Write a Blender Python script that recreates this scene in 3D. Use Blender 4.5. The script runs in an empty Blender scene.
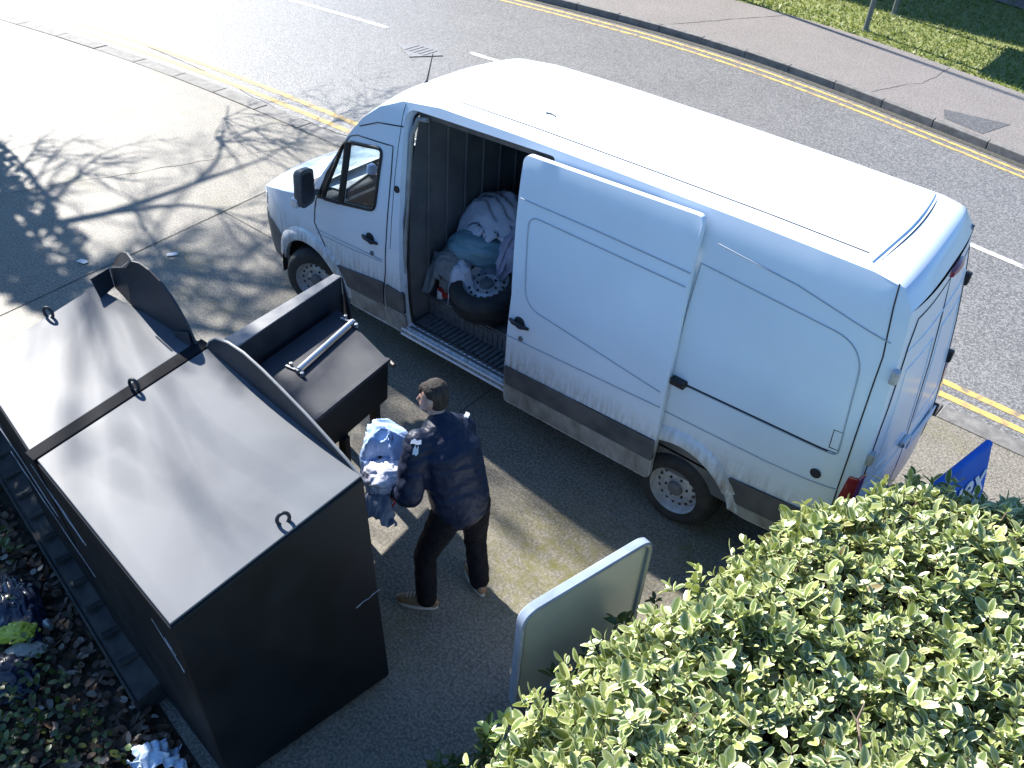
import bpy, bmesh, math, random
from math import radians as R, sin, cos, pi
from mathutils import Vector, Matrix, noise
from mathutils.geometry import delaunay_2d_cdt

random.seed(7)
S = bpy.context.scene
COL = S.collection

# ------------------------------------------------------------------ materials
def nd(nt, t, loc=(0, 0), **kw):
    n = nt.nodes.new(t)
    for k, v in kw.items():
        setattr(n, k, v)
    return n

def mat(name, c1, c2=None, scale=8.0, rough=0.5, metal=0.0, bump=0.0, bscale=None, coat=0.0, detail=6.0,
        lo=0.35, hi=0.65, spec=0.5, stretch=None, r2=None, dist=0.02, sheen=0.0, trans=0.0):
    m = bpy.data.materials.new(name)
    m.use_nodes = True
    nt = m.node_tree
    b = nt.nodes['Principled BSDF']
    L = nt.links.new
    b.inputs['Roughness'].default_value = rough
    b.inputs['Metallic'].default_value = metal
    b.inputs['Specular IOR Level'].default_value = spec
    b.inputs['Coat Weight'].default_value = coat
    b.inputs['Sheen Weight'].default_value = sheen
    b.inputs['Base Color'].default_value = (*c1, 1)
    geo = nd(nt, 'ShaderNodeNewGeometry')
    vec = geo.outputs['Position']
    if stretch:
        mp = nd(nt, 'ShaderNodeMapping')
        mp.inputs['Scale'].default_value = stretch
        L(vec, mp.inputs['Vector'])
        vec = mp.outputs['Vector']
    if c2 is not None:
        nz = nd(nt, 'ShaderNodeTexNoise')
        nz.inputs['Scale'].default_value = scale
        nz.inputs['Detail'].default_value = detail
        L(vec, nz.inputs['Vector'])
        cr = nd(nt, 'ShaderNodeValToRGB')
        cr.color_ramp.elements[0].position = lo
        cr.color_ramp.elements[1].position = hi
        cr.color_ramp.elements[0].color = (*c1, 1)
        cr.color_ramp.elements[1].color = (*c2, 1)
        L(nz.outputs['Fac'], cr.inputs['Fac'])
        L(cr.outputs['Color'], b.inputs['Base Color'])
        if r2 is not None:
            mr = nd(nt, 'ShaderNodeMapRange')
            mr.inputs['From Min'].default_value = lo
            mr.inputs['From Max'].default_value = hi
            mr.inputs['To Min'].default_value = rough
            mr.inputs['To Max'].default_value = r2
            L(nz.outputs['Fac'], mr.inputs['Value'])
            L(mr.outputs['Result'], b.inputs['Roughness'])
    if bump:
        n2 = nd(nt, 'ShaderNodeTexNoise')
        n2.inputs['Scale'].default_value = bscale or scale * 4
        n2.inputs['Detail'].default_value = 4
        L(vec, n2.inputs['Vector'])
        bp = nd(nt, 'ShaderNodeBump')
        bp.inputs['Strength'].default_value = bump
        bp.inputs['Distance'].default_value = dist
        L(n2.outputs['Fac'], bp.inputs['Height'])
        L(bp.outputs['Normal'], b.inputs['Normal'])
    return m

def mixc(nt, fac, a, b, mode='MIX'):
    n = nd(nt, 'ShaderNodeMix', data_type='RGBA', blend_type=mode)
    for sock, v in ((n.inputs[0], fac), (n.inputs[6], a), (n.inputs[7], b)):
        if isinstance(v, (int, float)):
            sock.default_value = v
        elif isinstance(v, tuple):
            sock.default_value = (*v, 1)
        else:
            nt.links.new(v, sock)
    return n.outputs[2]

def noise_fac(nt, scale, lo, hi, detail=5, stretch=None, rough=0.55, seed=0.0):
    geo = nd(nt, 'ShaderNodeNewGeometry')
    mp = nd(nt, 'ShaderNodeMapping')
    mp.inputs['Scale'].default_value = stretch or (1, 1, 1)
    mp.inputs['Location'].default_value = (seed, seed * 1.7, 0)
    nt.links.new(geo.outputs['Position'], mp.inputs['Vector'])
    nz = nd(nt, 'ShaderNodeTexNoise')
    nz.inputs['Scale'].default_value = scale
    nz.inputs['Detail'].default_value = detail
    nz.inputs['Roughness'].default_value = rough
    nt.links.new(mp.outputs['Vector'], nz.inputs['Vector'])
    mr = nd(nt, 'ShaderNodeMapRange')
    mr.inputs['From Min'].default_value = lo
    mr.inputs['From Max'].default_value = hi
    nt.links.new(nz.outputs['Fac'], mr.inputs['Value'])
    return mr.outputs['Result'], nz.outputs['Fac']

def ground_mat(name, base, dark, light, rough=0.6, speck=90.0, stain=0.55, moss=None, spec=0.5, bump=0.5, lo=.47, hi=.56):
    """worn aggregate surface: large stains, medium patches, fine stones"""
    m = bpy.data.materials.new(name)
    m.use_nodes = True
    nt = m.node_tree
    b = nt.nodes['Principled BSDF']
    big, _ = noise_fac(nt, 0.9, 0.35, 0.65)
    med, _ = noise_fac(nt, 6.0, 0.4, 0.7, seed=3)
    fine, fr = noise_fac(nt, speck, lo, hi, detail=4, rough=0.75, seed=9)
    fine2, fr2 = noise_fac(nt, speck * 0.6, 0.53, 0.58, detail=5, rough=0.7, seed=5)
    c = mixc(nt, big, base, tuple(x * 0.80 for x in base))
    mm = nd(nt, 'ShaderNodeMath', operation='MULTIPLY')
    nt.links.new(med, mm.inputs[0]); mm.inputs[1].default_value = stain
    c = mixc(nt, mm.outputs[0], c, dark)
    f1 = nd(nt, 'ShaderNodeMath', operation='MULTIPLY')
    nt.links.new(fine2, f1.inputs[0]); f1.inputs[1].default_value = 0.6
    c = mixc(nt, f1.outputs[0], c, dark)
    f2 = nd(nt, 'ShaderNodeMath', operation='MULTIPLY')
    nt.links.new(fine, f2.inputs[0]); f2.inputs[1].default_value = 0.75
    c = mixc(nt, f2.outputs[0], c, light)
    if moss:
        mf, _ = noise_fac(nt, 0.8, 0.56, 0.7, seed=21.3)
        mf2, _ = noise_fac(nt, 12, 0.35, 0.7, seed=2)
        # a damp mossy patch on the slabs beside the banks, broken up by noise
        gp = nd(nt, 'ShaderNodeNewGeometry')
        ds = nd(nt, 'ShaderNodeVectorMath', operation='DISTANCE'); ds.inputs[1].default_value = (4.95, -1.0, 0)
        nt.links.new(gp.outputs['Position'], ds.inputs[0])
        mg = nd(nt, 'ShaderNodeMapRange'); mg.inputs['From Min'].default_value = 1.0; mg.inputs['From Max'].default_value = .15
        nt.links.new(ds.outputs['Value'], mg.inputs['Value'])
        mx_ = nd(nt, 'ShaderNodeMath', operation='MAXIMUM')
        nt.links.new(mf, mx_.inputs[0]); nt.links.new(mg.outputs['Result'], mx_.inputs[1])
        q = nd(nt, 'ShaderNodeMath', operation='MULTIPLY')
        nt.links.new(mx_.outputs[0], q.inputs[0]); nt.links.new(mf2, q.inputs[1])
        c = mixc(nt, q.outputs[0], c, moss)
    nt.links.new(c, b.inputs['Base Color'])
    b.inputs['Roughness'].default_value = rough
    b.inputs['Specular IOR Level'].default_value = spec
    bp = nd(nt, 'ShaderNodeBump')
    bp.inputs['Strength'].default_value = bump
    bp.inputs['Distance'].default_value = 0.012
    nt.links.new(fr, bp.inputs['Height'])
    nt.links.new(bp.outputs['Normal'], b.inputs['Normal'])
    return m

def van_paint():
    m = bpy.data.materials.new('van_paint')
    m.use_nodes = True
    nt = m.node_tree
    b = nt.nodes['Principled BSDF']
    geo = nd(nt, 'ShaderNodeNewGeometry')
    sp = nd(nt, 'ShaderNodeSeparateXYZ')
    nt.links.new(geo.outputs['Position'], sp.inputs[0])
    # road grime: vertical streaks that thin out above the moulding
    st, _ = noise_fac(nt, 3.0, 0.36, 0.66, stretch=(9, 9, 1.2), detail=7, rough=0.65)
    sp2, _ = noise_fac(nt, 30, 0.5, 0.68, detail=4, seed=4)
    mr = nd(nt, 'ShaderNodeMapRange')
    mr.inputs['From Min'].default_value = 1.05
    mr.inputs['From Max'].default_value = 0.72
    nt.links.new(sp.outputs['Z'], mr.inputs['Value'])
    a = nd(nt, 'ShaderNodeMath', operation='MULTIPLY')
    nt.links.new(mr.outputs['Result'], a.inputs[0]); nt.links.new(st, a.inputs[1])
    a2 = nd(nt, 'ShaderNodeMath', operation='MULTIPLY')
    nt.links.new(mr.outputs['Result'], a2.inputs[0]); nt.links.new(sp2, a2.inputs[1])
    big, _ = noise_fac(nt, 1.3, 0.4, 0.8, seed=8)
    c = mixc(nt, big, (0.70, 0.775, 0.85), (0.65, 0.715, 0.78))
    c = mixc(nt, a.outputs[0], c, (0.25, 0.235, 0.21))
    a3 = nd(nt, 'ShaderNodeMath', operation='MULTIPLY'); nt.links.new(a2.outputs[0], a3.inputs[0]); a3.inputs[1].default_value = .45
    c = mixc(nt, a3.outputs[0], c, (0.30, 0.28, 0.25))
    nt.links.new(c, b.inputs['Base Color'])
    b.inputs['Roughness'].default_value = 0.38
    b.inputs['Coat Weight'].default_value = 0.35
    b.inputs['Coat Roughness'].default_value = 0.12
    return m

def leaf_mat(name, stops, edge=None, rough=0.3, spec=0.5, trans=0.25):
    m = bpy.data.materials.new(name)
    m.use_nodes = True
    nt = m.node_tree
    b = nt.nodes['Principled BSDF']
    geo = nd(nt, 'ShaderNodeNewGeometry')
    cr = nd(nt, 'ShaderNodeValToRGB')
    e = cr.color_ramp.elements
    e[0].position, e[0].color = stops[0][0], (*stops[0][1], 1)
    e[1].position, e[1].color = stops[-1][0], (*stops[-1][1], 1)
    for p, c in stops[1:-1]:
        x = e.new(p); x.color = (*c, 1)
    nt.links.new(geo.outputs['Random Per Island'], cr.inputs['Fac'])
    col = cr.outputs['Color']
    fv, _ = noise_fac(nt, 60, 0.3, 0.8)
    fm = nd(nt, 'ShaderNodeMath', operation='MULTIPLY')
    nt.links.new(fv, fm.inputs[0]); fm.inputs[1].default_value = 0.35
    col = mixc(nt, fm.outputs[0], col, (0.02, 0.04, 0.012))
    if edge:
        at = nd(nt, 'ShaderNodeAttribute', attribute_name='margin')
        ef = nd(nt, 'ShaderNodeMapRange')
        ef.inputs['From Min'].default_value = 0.50
        ef.inputs['From Max'].default_value = 0.82
        nt.links.new(at.outputs['Fac'], ef.inputs['Value'])
        em = nd(nt, 'ShaderNodeMath', operation='MULTIPLY')
        nt.links.new(ef.outputs['Result'], em.inputs[0]); em.inputs[1].default_value = 0.8
        col = mixc(nt, em.outputs[0], col, edge)
    nt.links.new(col, b.inputs['Base Color'])
    b.inputs['Roughness'].default_value = rough
    b.inputs['Specular IOR Level'].default_value = spec
    tr = nd(nt, 'ShaderNodeBsdfTranslucent')
    tc = mixc(nt, 0.5, col, (0.30, 0.36, 0.05))
    nt.links.new(tc, tr.inputs['Color'])
    mx = nd(nt, 'ShaderNodeMixShader')
    mx.inputs[0].default_value = trans
    nt.links.new(b.outputs[0], mx.inputs[1]); nt.links.new(tr.outputs[0], mx.inputs[2])
    nt.links.new(mx.outputs[0], nt.nodes['Material Output'].inputs['Surface'])
    return m

def glass_mat(name, tint=(0.86, 0.90, 0.90), k=0.25):
    m = bpy.data.materials.new(name)
    m.use_nodes = True
    nt = m.node_tree
    nt.nodes.remove(nt.nodes['Principled BSDF'])
    t = nd(nt, 'ShaderNodeBsdfTransparent'); t.inputs[0].default_value = (*tint, 1)
    g = nd(nt, 'ShaderNodeBsdfGlossy'); g.inputs['Roughness'].default_value = 0.03
    geo = nd(nt, 'ShaderNodeNewGeometry')
    dt = nd(nt, 'ShaderNodeVectorMath', operation='DOT_PRODUCT')
    nt.links.new(geo.outputs['Normal'], dt.inputs[0]); nt.links.new(geo.outputs['Incoming'], dt.inputs[1])
    ab = nd(nt, 'ShaderNodeMath', operation='ABSOLUTE'); nt.links.new(dt.outputs['Value'], ab.inputs[0])
    iv = nd(nt, 'ShaderNodeMath', operation='SUBTRACT'); iv.inputs[0].default_value = 1.0; nt.links.new(ab.outputs[0], iv.inputs[1])
    pw = nd(nt, 'ShaderNodeMath', operation='POWER'); nt.links.new(iv.outputs[0], pw.inputs[0]); pw.inputs[1].default_value = 5.0
    f = nd(nt, 'ShaderNodeMath', operation='MULTIPLY_ADD'); nt.links.new(pw.outputs[0], f.inputs[0]); f.inputs[1].default_value = .95; f.inputs[2].default_value = .045
    mx = nd(nt, 'ShaderNodeMixShader')
    nt.links.new(f.outputs[0], mx.inputs[0]); nt.links.new(t.outputs[0], mx.inputs[1]); nt.links.new(g.outputs[0], mx.inputs[2])
    nt.links.new(mx.outputs[0], nt.nodes['Material Output'].inputs['Surface'])
    return m

M = dict(
    paint=van_paint(),
    crease_shade=mat('crease_shade_line', (0.36, 0.40, 0.45), rough=0.5),  # darker than the paint, stands in for shade along the pressed creases
    gap=mat('panel_gap', (0.02, 0.022, 0.026), rough=0.8),
    plastic=mat('dark_plastic', (0.045, 0.052, 0.062), (0.10, 0.105, 0.11), 5, rough=0.55, bump=0.1, bscale=120),
    sill=mat('dirty_sill', (0.33, 0.33, 0.32), (0.16, 0.15, 0.135), 5, rough=0.6, stretch=(2, 2, 1), lo=.35, hi=.7),
    rubber=mat('tyre_rubber', (0.018, 0.018, 0.019), (0.035, 0.034, 0.032), 10, rough=0.75, bump=0.2, bscale=60),
    rim=mat('steel_rim', (0.52, 0.53, 0.54), (0.36, 0.36, 0.36), 14, rough=0.5, metal=0.25),
    hub=mat('hub_grey', (0.10, 0.105, 0.11), (0.16, 0.16, 0.16), 18, rough=0.6),
    black=mat('black_trim', (0.012, 0.012, 0.014), rough=0.5),
    glass=glass_mat('window_glass'),
    cabin=mat('cabin_plastic', (0.07, 0.075, 0.085), (0.10, 0.105, 0.115), 10, rough=0.7),
    cabinlight=mat('dash_glare_and_floor_white', (0.7, 0.7, 0.68), rough=0.7),  # white of the floor patches and the sheets that imitate windscreen brightness
    liner=mat('cargo_liner', (0.09, 0.095, 0.105), (0.15, 0.15, 0.15), 3, rough=0.55, bump=0.15, bscale=12),
    floor=mat('cargo_floor', (0.20, 0.20, 0.20), (0.10, 0.10, 0.10), 6, rough=0.6),
    step=mat('step_tread', (0.10, 0.104, 0.11), (0.17, 0.17, 0.17), 20, rough=0.5),
    red=mat('lamp_red', (0.30, 0.015, 0.03), rough=0.2, coat=0.6),
    lens=mat('lamp_clear', (0.55, 0.57, 0.6), rough=0.15, coat=0.8),
    orange=mat('lamp_orange', (0.7, 0.22, 0.03), rough=0.25),
    chrome=mat('bright_metal', (0.6, 0.61, 0.62), rough=0.3, metal=0.9),
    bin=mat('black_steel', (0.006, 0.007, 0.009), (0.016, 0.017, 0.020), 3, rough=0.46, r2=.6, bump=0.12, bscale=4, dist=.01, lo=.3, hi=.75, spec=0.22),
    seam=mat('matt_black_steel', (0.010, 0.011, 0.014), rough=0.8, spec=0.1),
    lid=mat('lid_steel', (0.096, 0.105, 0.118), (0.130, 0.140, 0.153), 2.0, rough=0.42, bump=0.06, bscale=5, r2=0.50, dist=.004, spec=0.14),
    hood=mat('hood_steel', (0.022, 0.025, 0.032), (0.038, 0.04, 0.048), 4, rough=0.5, spec=0.35, bump=0.05, bscale=30),
    chute=mat('chute_steel', (0.016, 0.019, 0.027), (0.030, 0.033, 0.042), 5, rough=0.5, r2=0.6, spec=0.35),
    galv=mat('galvanised', (0.42, 0.43, 0.43), (0.30, 0.30, 0.30), 15, rough=0.4, metal=0.6),
    worn_sunlit=mat('worn_sunlit_steel', (0.16, 0.165, 0.17), (0.24, 0.24, 0.235), 8, rough=0.5),
    scuff=mat('bare_scuff', (0.36, 0.37, 0.40), rough=0.5),
    soilrail=mat('rail_grey', (0.022, 0.023, 0.025), (0.05, 0.048, 0.044), 7, rough=0.7, spec=.25),
    signframe=mat('sign_frame_paint', (0.34, 0.41, 0.53), (0.26, 0.32, 0.42), 10, rough=0.35, coat=0.3),
    signface=mat('sign_back_sheet', (0.46, 0.54, 0.70), (0.53, 0.60, 0.75), 3, rough=0.25, spec=0.5, coat=0.12),
    skin=mat('skin', (0.42, 0.25, 0.18), (0.46, 0.28, 0.21), 30, rough=0.5),
    hair=mat('dark_hair', (0.020, 0.014, 0.011), (0.05, 0.038, 0.03), 60, rough=0.6, spec=.3, stretch=(1, 1, .3), bump=.6, bscale=160),
    trouser=mat('black_cloth', (0.006, 0.0055, 0.007), (0.011, 0.010, 0.012), 14, rough=0.9, spec=.2, bump=0.5, bscale=9, dist=.03),
    shoe=mat('tan_leather', (0.30, 0.18, 0.09), (0.20, 0.115, 0.06), 25, rough=0.55),
    sole=mat('pale_sole', (0.55, 0.52, 0.46), rough=0.7),
    white=mat('white_print', (0.75, 0.76, 0.78), rough=0.5),
    stem=mat('twig_bark', (0.16, 0.11, 0.08), (0.24, 0.18, 0.13), 30, rough=0.8),
    bark=mat('tree_bark', (0.12, 0.09, 0.065), (0.20, 0.16, 0.12), 8, rough=0.9, bump=0.6),
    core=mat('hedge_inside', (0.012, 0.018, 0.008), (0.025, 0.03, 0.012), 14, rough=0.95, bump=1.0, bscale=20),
    cblue=mat('pale_blue_cotton', (0.33, 0.48, 0.74), (0.42, 0.56, 0.80), 12, rough=0.85, bump=.3, bscale=60),
    cbag=mat('blue_white_plastic', (0.46, 0.48, 0.62), (0.66, 0.67, 0.76), 5, rough=0.4, coat=0.15),
    cdenim=mat('dark_denim', (0.12, 0.15, 0.21), (0.19, 0.225, 0.29), 14, rough=0.9, bump=.4, bscale=80),
    cdark=mat('navy_print', (0.05, 0.05, 0.07), (0.65, 0.64, 0.66), 9, rough=0.8, lo=.60, hi=.64, detail=1),
    cwhite=mat('white_linen', (0.62, 0.62, 0.68), (0.52, 0.53, 0.60), 6, rough=0.85),
    clilac=mat('lilac_grey_cloth', (0.42, 0.40, 0.50), (0.34, 0.33, 0.42), 7, rough=0.85),
    cteal=mat('teal_bag', (0.13, 0.25, 0.30), (0.19, 0.32, 0.37), 7, rough=0.5),
    cgrey=mat('grey_jersey', (0.17, 0.18, 0.18), (0.23, 0.24, 0.24), 10, rough=0.95),
    cstripe=mat('striped_cloth', (0.04, 0.04, 0.06), (0.62, 0.62, 0.66), 13, rough=0.85, lo=.48, hi=.52, stretch=(1, .2, 1), detail=1),
    cred=mat('red_paint', (0.36, 0.02, 0.025), (0.22, 0.015, 0.02), 15, rough=0.4),
    cbeige=mat('beige_cloth', (0.42, 0.38, 0.28), rough=0.85),
    byellow=mat('yellow_green_plastic', (0.42, 0.44, 0.03), (0.50, 0.50, 0.06), 9, rough=0.35),
    bnavy=mat('navy_sack_plastic', (0.008, 0.012, 0.030), (0.018, 0.024, 0.05), 9, rough=0.25),
    bpale=mat('dirty_pale_plastic', (0.36, 0.35, 0.30), (0.24, 0.22, 0.18), 9, rough=0.5),
    cfloral=mat('blue_pattern_cloth', (0.36, 0.48, 0.64), (0.60, 0.65, 0.70), 24, rough=0.85, lo=.47, hi=.55, detail=3),
    board=mat('blue_board', (0.025, 0.13, 0.52), (0.03, 0.16, 0.60), 6, rough=0.7, spec=0.15),
    yellow=mat('road_yellow', (0.56, 0.37, 0.10), (0.20, 0.165, 0.115), 8, rough=0.7, lo=.46, hi=.66, detail=9),
    rwhite=mat('road_white', (0.62, 0.62, 0.60), (0.24, 0.24, 0.235), 9, rough=0.7, lo=.44, hi=.68, detail=8),
    joint=mat('slab_joint', (0.04, 0.04, 0.035), (0.08, 0.075, 0.06), 20, rough=0.9),
    kerb=mat('kerb_stone', (0.20, 0.19, 0.175), (0.12, 0.115, 0.105), 9, rough=0.75, bump=0.3, bscale=80),
    iron=mat('cast_iron', (0.17, 0.168, 0.16), (0.25, 0.247, 0.24), 20, rough=0.5, metal=0.1),
    post=mat('post_grey_green', (0.10, 0.12, 0.11), (0.14, 0.15, 0.14), 10, rough=0.5),
    brick=mat('brick_wall', (0.22, 0.09, 0.06), (0.30, 0.14, 0.09), 9, rough=0.85),
    roof=mat('roof_tile', (0.10, 0.06, 0.05), (0.15, 0.09, 0.07), 7, rough=0.8),
    paper=mat('scrap_paper', (0.72, 0.70, 0.66), rough=0.8),
)
M['asphalt'] = ground_mat('asphalt', (0.140, 0.135, 0.127), (0.068, 0.066, 0.062), (0.29, 0.28, 0.265), rough=0.50, speck=42, stain=0.35, bump=0.9)
M['concrete'] = ground_mat('concrete', (0.178, 0.160, 0.125), (0.080, 0.071, 0.054), (0.29, 0.265, 0.22), rough=0.60, spec=0.4, speck=46, stain=0.6, moss=(0.13, 0.12, 0.025), bump=0.35)
M['path'] = ground_mat('footway', (0.19, 0.168, 0.15), (0.115, 0.10, 0.09), (0.27, 0.245, 0.22), rough=0.65, speck=30, stain=0.5, bump=0.4)
M['soil'] = mat('soil', (0.030, 0.024, 0.017), (0.06, 0.047, 0.03), 9, rough=0.95, bump=0.8)
M['turf'] = mat('turf', (0.13, 0.16, 0.04), (0.20, 0.21, 0.06), 5, rough=0.9, bump=0.9, bscale=30)

def jacket_mat():
    m = mat('navy_nylon', (0.008, 0.013, 0.032), (0.011, 0.018, 0.042), 7, rough=0.5, spec=0.3)
    nt = m.node_tree
    b = nt.nodes['Principled BSDF']
    geo = nd(nt, 'ShaderNodeNewGeometry')
    mp = nd(nt, 'ShaderNodeMapping')
    mp.inputs['Rotation'].default_value = (0.1, 0.35, 0)
    nt.links.new(geo.outputs['Position'], mp.inputs['Vector'])
    w = nd(nt, 'ShaderNodeTexWave', wave_type='BANDS', bands_direction='Z', wave_profile='SIN')
    w.inputs['Scale'].default_value = 3.2
    w.inputs['Distortion'].default_value = 6.0
    w.inputs['Detail'].default_value = 3
    w.inputs['Detail Scale'].default_value = 2.2
    nt.links.new(mp.outputs['Vector'], w.inputs['Vector'])
    bp = nd(nt, 'ShaderNodeBump')
    bp.inputs['Strength'].default_value = 0.30
    bp.inputs['Distance'].default_value = 0.03
    nt.links.new(w.outputs['Fac'], bp.inputs['Height'])
    nt.links.new(bp.outputs['Normal'], b.inputs['Normal'])
    return m
M['jacket'] = jacket_mat()
M['leaf'] = leaf_mat('hedge_leaf', [(0, (0.06, 0.11, 0.022)), (.3, (0.135, 0.205, 0.04)), (.65, (0.25, 0.315, 0.07)), (.95, (0.43, 0.46, 0.14)), (.985, (0.38, 0.40, 0.12)), (1, (0.22, 0.13, 0.05))],
                     edge=(0.64, 0.66, 0.36), rough=0.40, spec=1.0, trans=0.22)
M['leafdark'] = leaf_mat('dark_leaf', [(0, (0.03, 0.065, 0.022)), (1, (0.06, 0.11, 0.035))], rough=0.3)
M['ivy'] = leaf_mat('ivy_leaf', [(0, (0.03, 0.07, 0.015)), (.6, (0.06, 0.11, 0.025)), (1, (0.16, 0.18, 0.05))], rough=0.4)
M['dead'] = leaf_mat('dead_leaf', [(0, (0.035, 0.020, 0.013)), (.5, (0.10, 0.055, 0.033)), (.85, (0.20, 0.12, 0.075)), (1, (0.45, 0.38, 0.32))], rough=0.6, trans=0.08)
M['grass'] = leaf_mat('grass_blade', [(0, (0.10, 0.15, 0.03)), (.6, (0.20, 0.25, 0.06)), (1, (0.36, 0.35, 0.13))], rough=0.5, trans=0.3)

# ------------------------------------------------------------------ mesh helpers
class MB:
    def __init__(s):
        s.v = []; s.f = []; s.mi = []
    def add(s, vs, fs, mi=0):
        o = len(s.v)
        s.v += [tuple(p) for p in vs]
        s.f += [tuple(o + i for i in f) for f in fs]
        s.mi += [mi] * len(fs)
        return s
    def box(s, c, d, rot=None, mi=0):
        hx, hy, hz = d[0] / 2, d[1] / 2, d[2] / 2
        pts = [Vector((x, y, z)) for x in (-hx, hx) for y in (-hy, hy) for z in (-hz, hz)]
        if rot is not None:
            pts = [rot @ p for p in pts]
        pts = [p + Vector(c) for p in pts]
        return s.add(pts, [(0, 1, 3, 2), (4, 6, 7, 5), (0, 4, 5, 1), (2, 3, 7, 6), (0, 2, 6, 4), (1, 5, 7, 3)], mi)
    def hexa(s, bot, top, mi=0):
        n = len(bot)
        fs = [tuple(reversed(range(n))), tuple(range(n, 2 * n))]
        fs += [(i, (i + 1) % n, n + (i + 1) % n, n + i) for i in range(n)]
        return s.add(list(bot) + list(top), fs, mi)
    def slab(s, poly, off, mi=0):
        off = Vector(off)
        return s.hexa(poly, [Vector(p) + off for p in poly], mi)
    def tube(s, pts, r, seg=8, closed=False, cap=True, mi=0):
        pts = [Vector(p) for p in pts]
        n = len(pts)
        rr = r if isinstance(r, (list, tuple)) else [r] * n
        rings = []
        up = None
        for i, p in enumerate(pts):
            if closed:
                d = pts[(i + 1) % n] - pts[i - 1]
            else:
                d = pts[min(i + 1, n - 1)] - pts[max(i - 1, 0)]
            d.normalize()
            if up is None:
                up = Vector((0, 0, 1)) if abs(d.z) < 0.9 else Vector((1, 0, 0))
            a = d.cross(up); a.normalize()
            b = a.cross(d); up = b
            rings.append([p + (a * cos(2 * pi * k / seg) + b * sin(2 * pi * k / seg)) * rr[i] for k in range(seg)])
        vs = [q for ring in rings for q in ring]
        fs = []
        for i in range(n if closed else n - 1):
            j = (i + 1) % n
            for k in range(seg):
                k2 = (k + 1) % seg
                fs.append((i * seg + k, i * seg + k2, j * seg + k2, j * seg + k))
        if cap and not closed:
            fs.append(tuple(reversed(range(seg))))
            fs.append(tuple((n - 1) * seg + k for k in range(seg)))
        return s.add(vs, fs, mi)
    def lathe(s, prof, c, axis='Y', seg=40, mi=0):
        """prof: (radius, along axis)"""
        vs = []
        for r, a in prof:
            for k in range(seg):
                t = 2 * pi * k / seg
                if axis == 'Y':
                    vs.append((c[0] + r * cos(t), c[1] + a, c[2] + r * sin(t)))
                else:
                    vs.append((c[0] + r * cos(t), c[1] + r * sin(t), c[2] + a))
        fs = []
        for i in range(len(prof) - 1):
            for k in range(seg):
                k2 = (k + 1) % seg
                fs.append((i * seg + k, i * seg + k2, (i + 1) * seg + k2, (i + 1) * seg + k))
        return s.add(vs, fs, mi)
    def limb(s, pts, rad, seg=14, flat=1.0, side=None):
        """tapered body tube with rounded ends; flat scales the radius across `side`"""
        pts = [Vector(p) for p in pts]
        n = len(pts)
        P, Q = [], []
        d0 = (pts[0] - pts[1]).normalized(); d1 = (pts[-1] - pts[-2]).normalized()
        for a in (1.0, .8, .45):
            P.append(pts[0] + d0 * rad[0] * a); Q.append(rad[0] * math.sqrt(max(0.0025, 1 - a * a)))
        for p, r in zip(pts, rad):
            P.append(p); Q.append(r)
        for a in (.45, .8, 1.0):
            P.append(pts[-1] + d1 * rad[-1] * a); Q.append(rad[-1] * math.sqrt(max(0.0025, 1 - a * a)))
        vs = []
        for i, p in enumerate(P):
            d = (P[min(i + 1, len(P) - 1)] - P[max(i - 1, 0)]).normalized()
            u = Vector(side) if side else (Vector((0, 0, 1)) if abs(d.z) < .85 else Vector((0, 1, 0)))
            u = (u - d * u.dot(d)).normalized()
            w = d.cross(u)
            for k in range(seg):
                t = 2 * pi * k / seg
                vs.append(p + (u * cos(t) + w * sin(t) * flat) * Q[i])
        fs = []
        for i in range(len(P) - 1):
            for k in range(seg):
                k2 = (k + 1) % seg
                fs.append((i * seg + k, i * seg + k2, (i + 1) * seg + k2, (i + 1) * seg + k))
        fs.append(tuple(reversed(range(seg)))); fs.append(tuple((len(P) - 1) * seg + k for k in range(seg)))
        return s.add(vs, fs)
    def build(s, name, mats, parent=None, smooth=None, bevel=None):
        me = bpy.data.meshes.new(name)
        me.from_pydata(s.v, [], s.f)
        ms = mats if isinstance(mats, (list, tuple)) else [mats]
        for m in ms:
            me.materials.append(m)
        if len(ms) > 1:
            me.polygons.foreach_set('material_index', s.mi)
        bm = bmesh.new(); bm.from_mesh(me)
        bmesh.ops.recalc_face_normals(bm, faces=bm.faces)
        bm.to_mesh(me); bm.free()
        if smooth is not None:
            me.polygons.foreach_set('use_smooth', [True] * len(me.polygons))
            if smooth < 180:
                me.set_sharp_from_angle(angle=R(smooth))
        o = bpy.data.objects.new(name, me)
        COL.objects.link(o)
        if parent:
            o.parent = parent
        if bevel:
            b = o.modifiers.new('bevel', 'BEVEL'); b.width = bevel; b.segments = 2; b.limit_method = 'ANGLE'
            b.harden_normals = False
        return o

def tag(o, label=None, cat=None, group=None, kind=None):
    if label: o['label'] = label
    if cat: o['category'] = cat
    if group: o['group'] = group
    if kind: o['kind'] = kind
    return o

def empty(name, label, cat, loc=(0, 0, 0), group=None):
    o = bpy.data.objects.new(name, None)
    o.empty_display_size = 0.2
    COL.objects.link(o)
    return tag(o, label, cat, group)   # parts are modelled in world space, the empty stays at the origin

def dens(pts, step, closed=True):
    out = []
    n = len(pts)
    for i in range(n if closed else n - 1):
        a = Vector(pts[i]); b = Vector(pts[(i + 1) % n])
        k = max(1, int((b - a).length / step))
        out += [a + (b - a) * (j / k) for j in range(k)]
    if not closed:
        out.append(Vector(pts[-1]))
    return out

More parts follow.
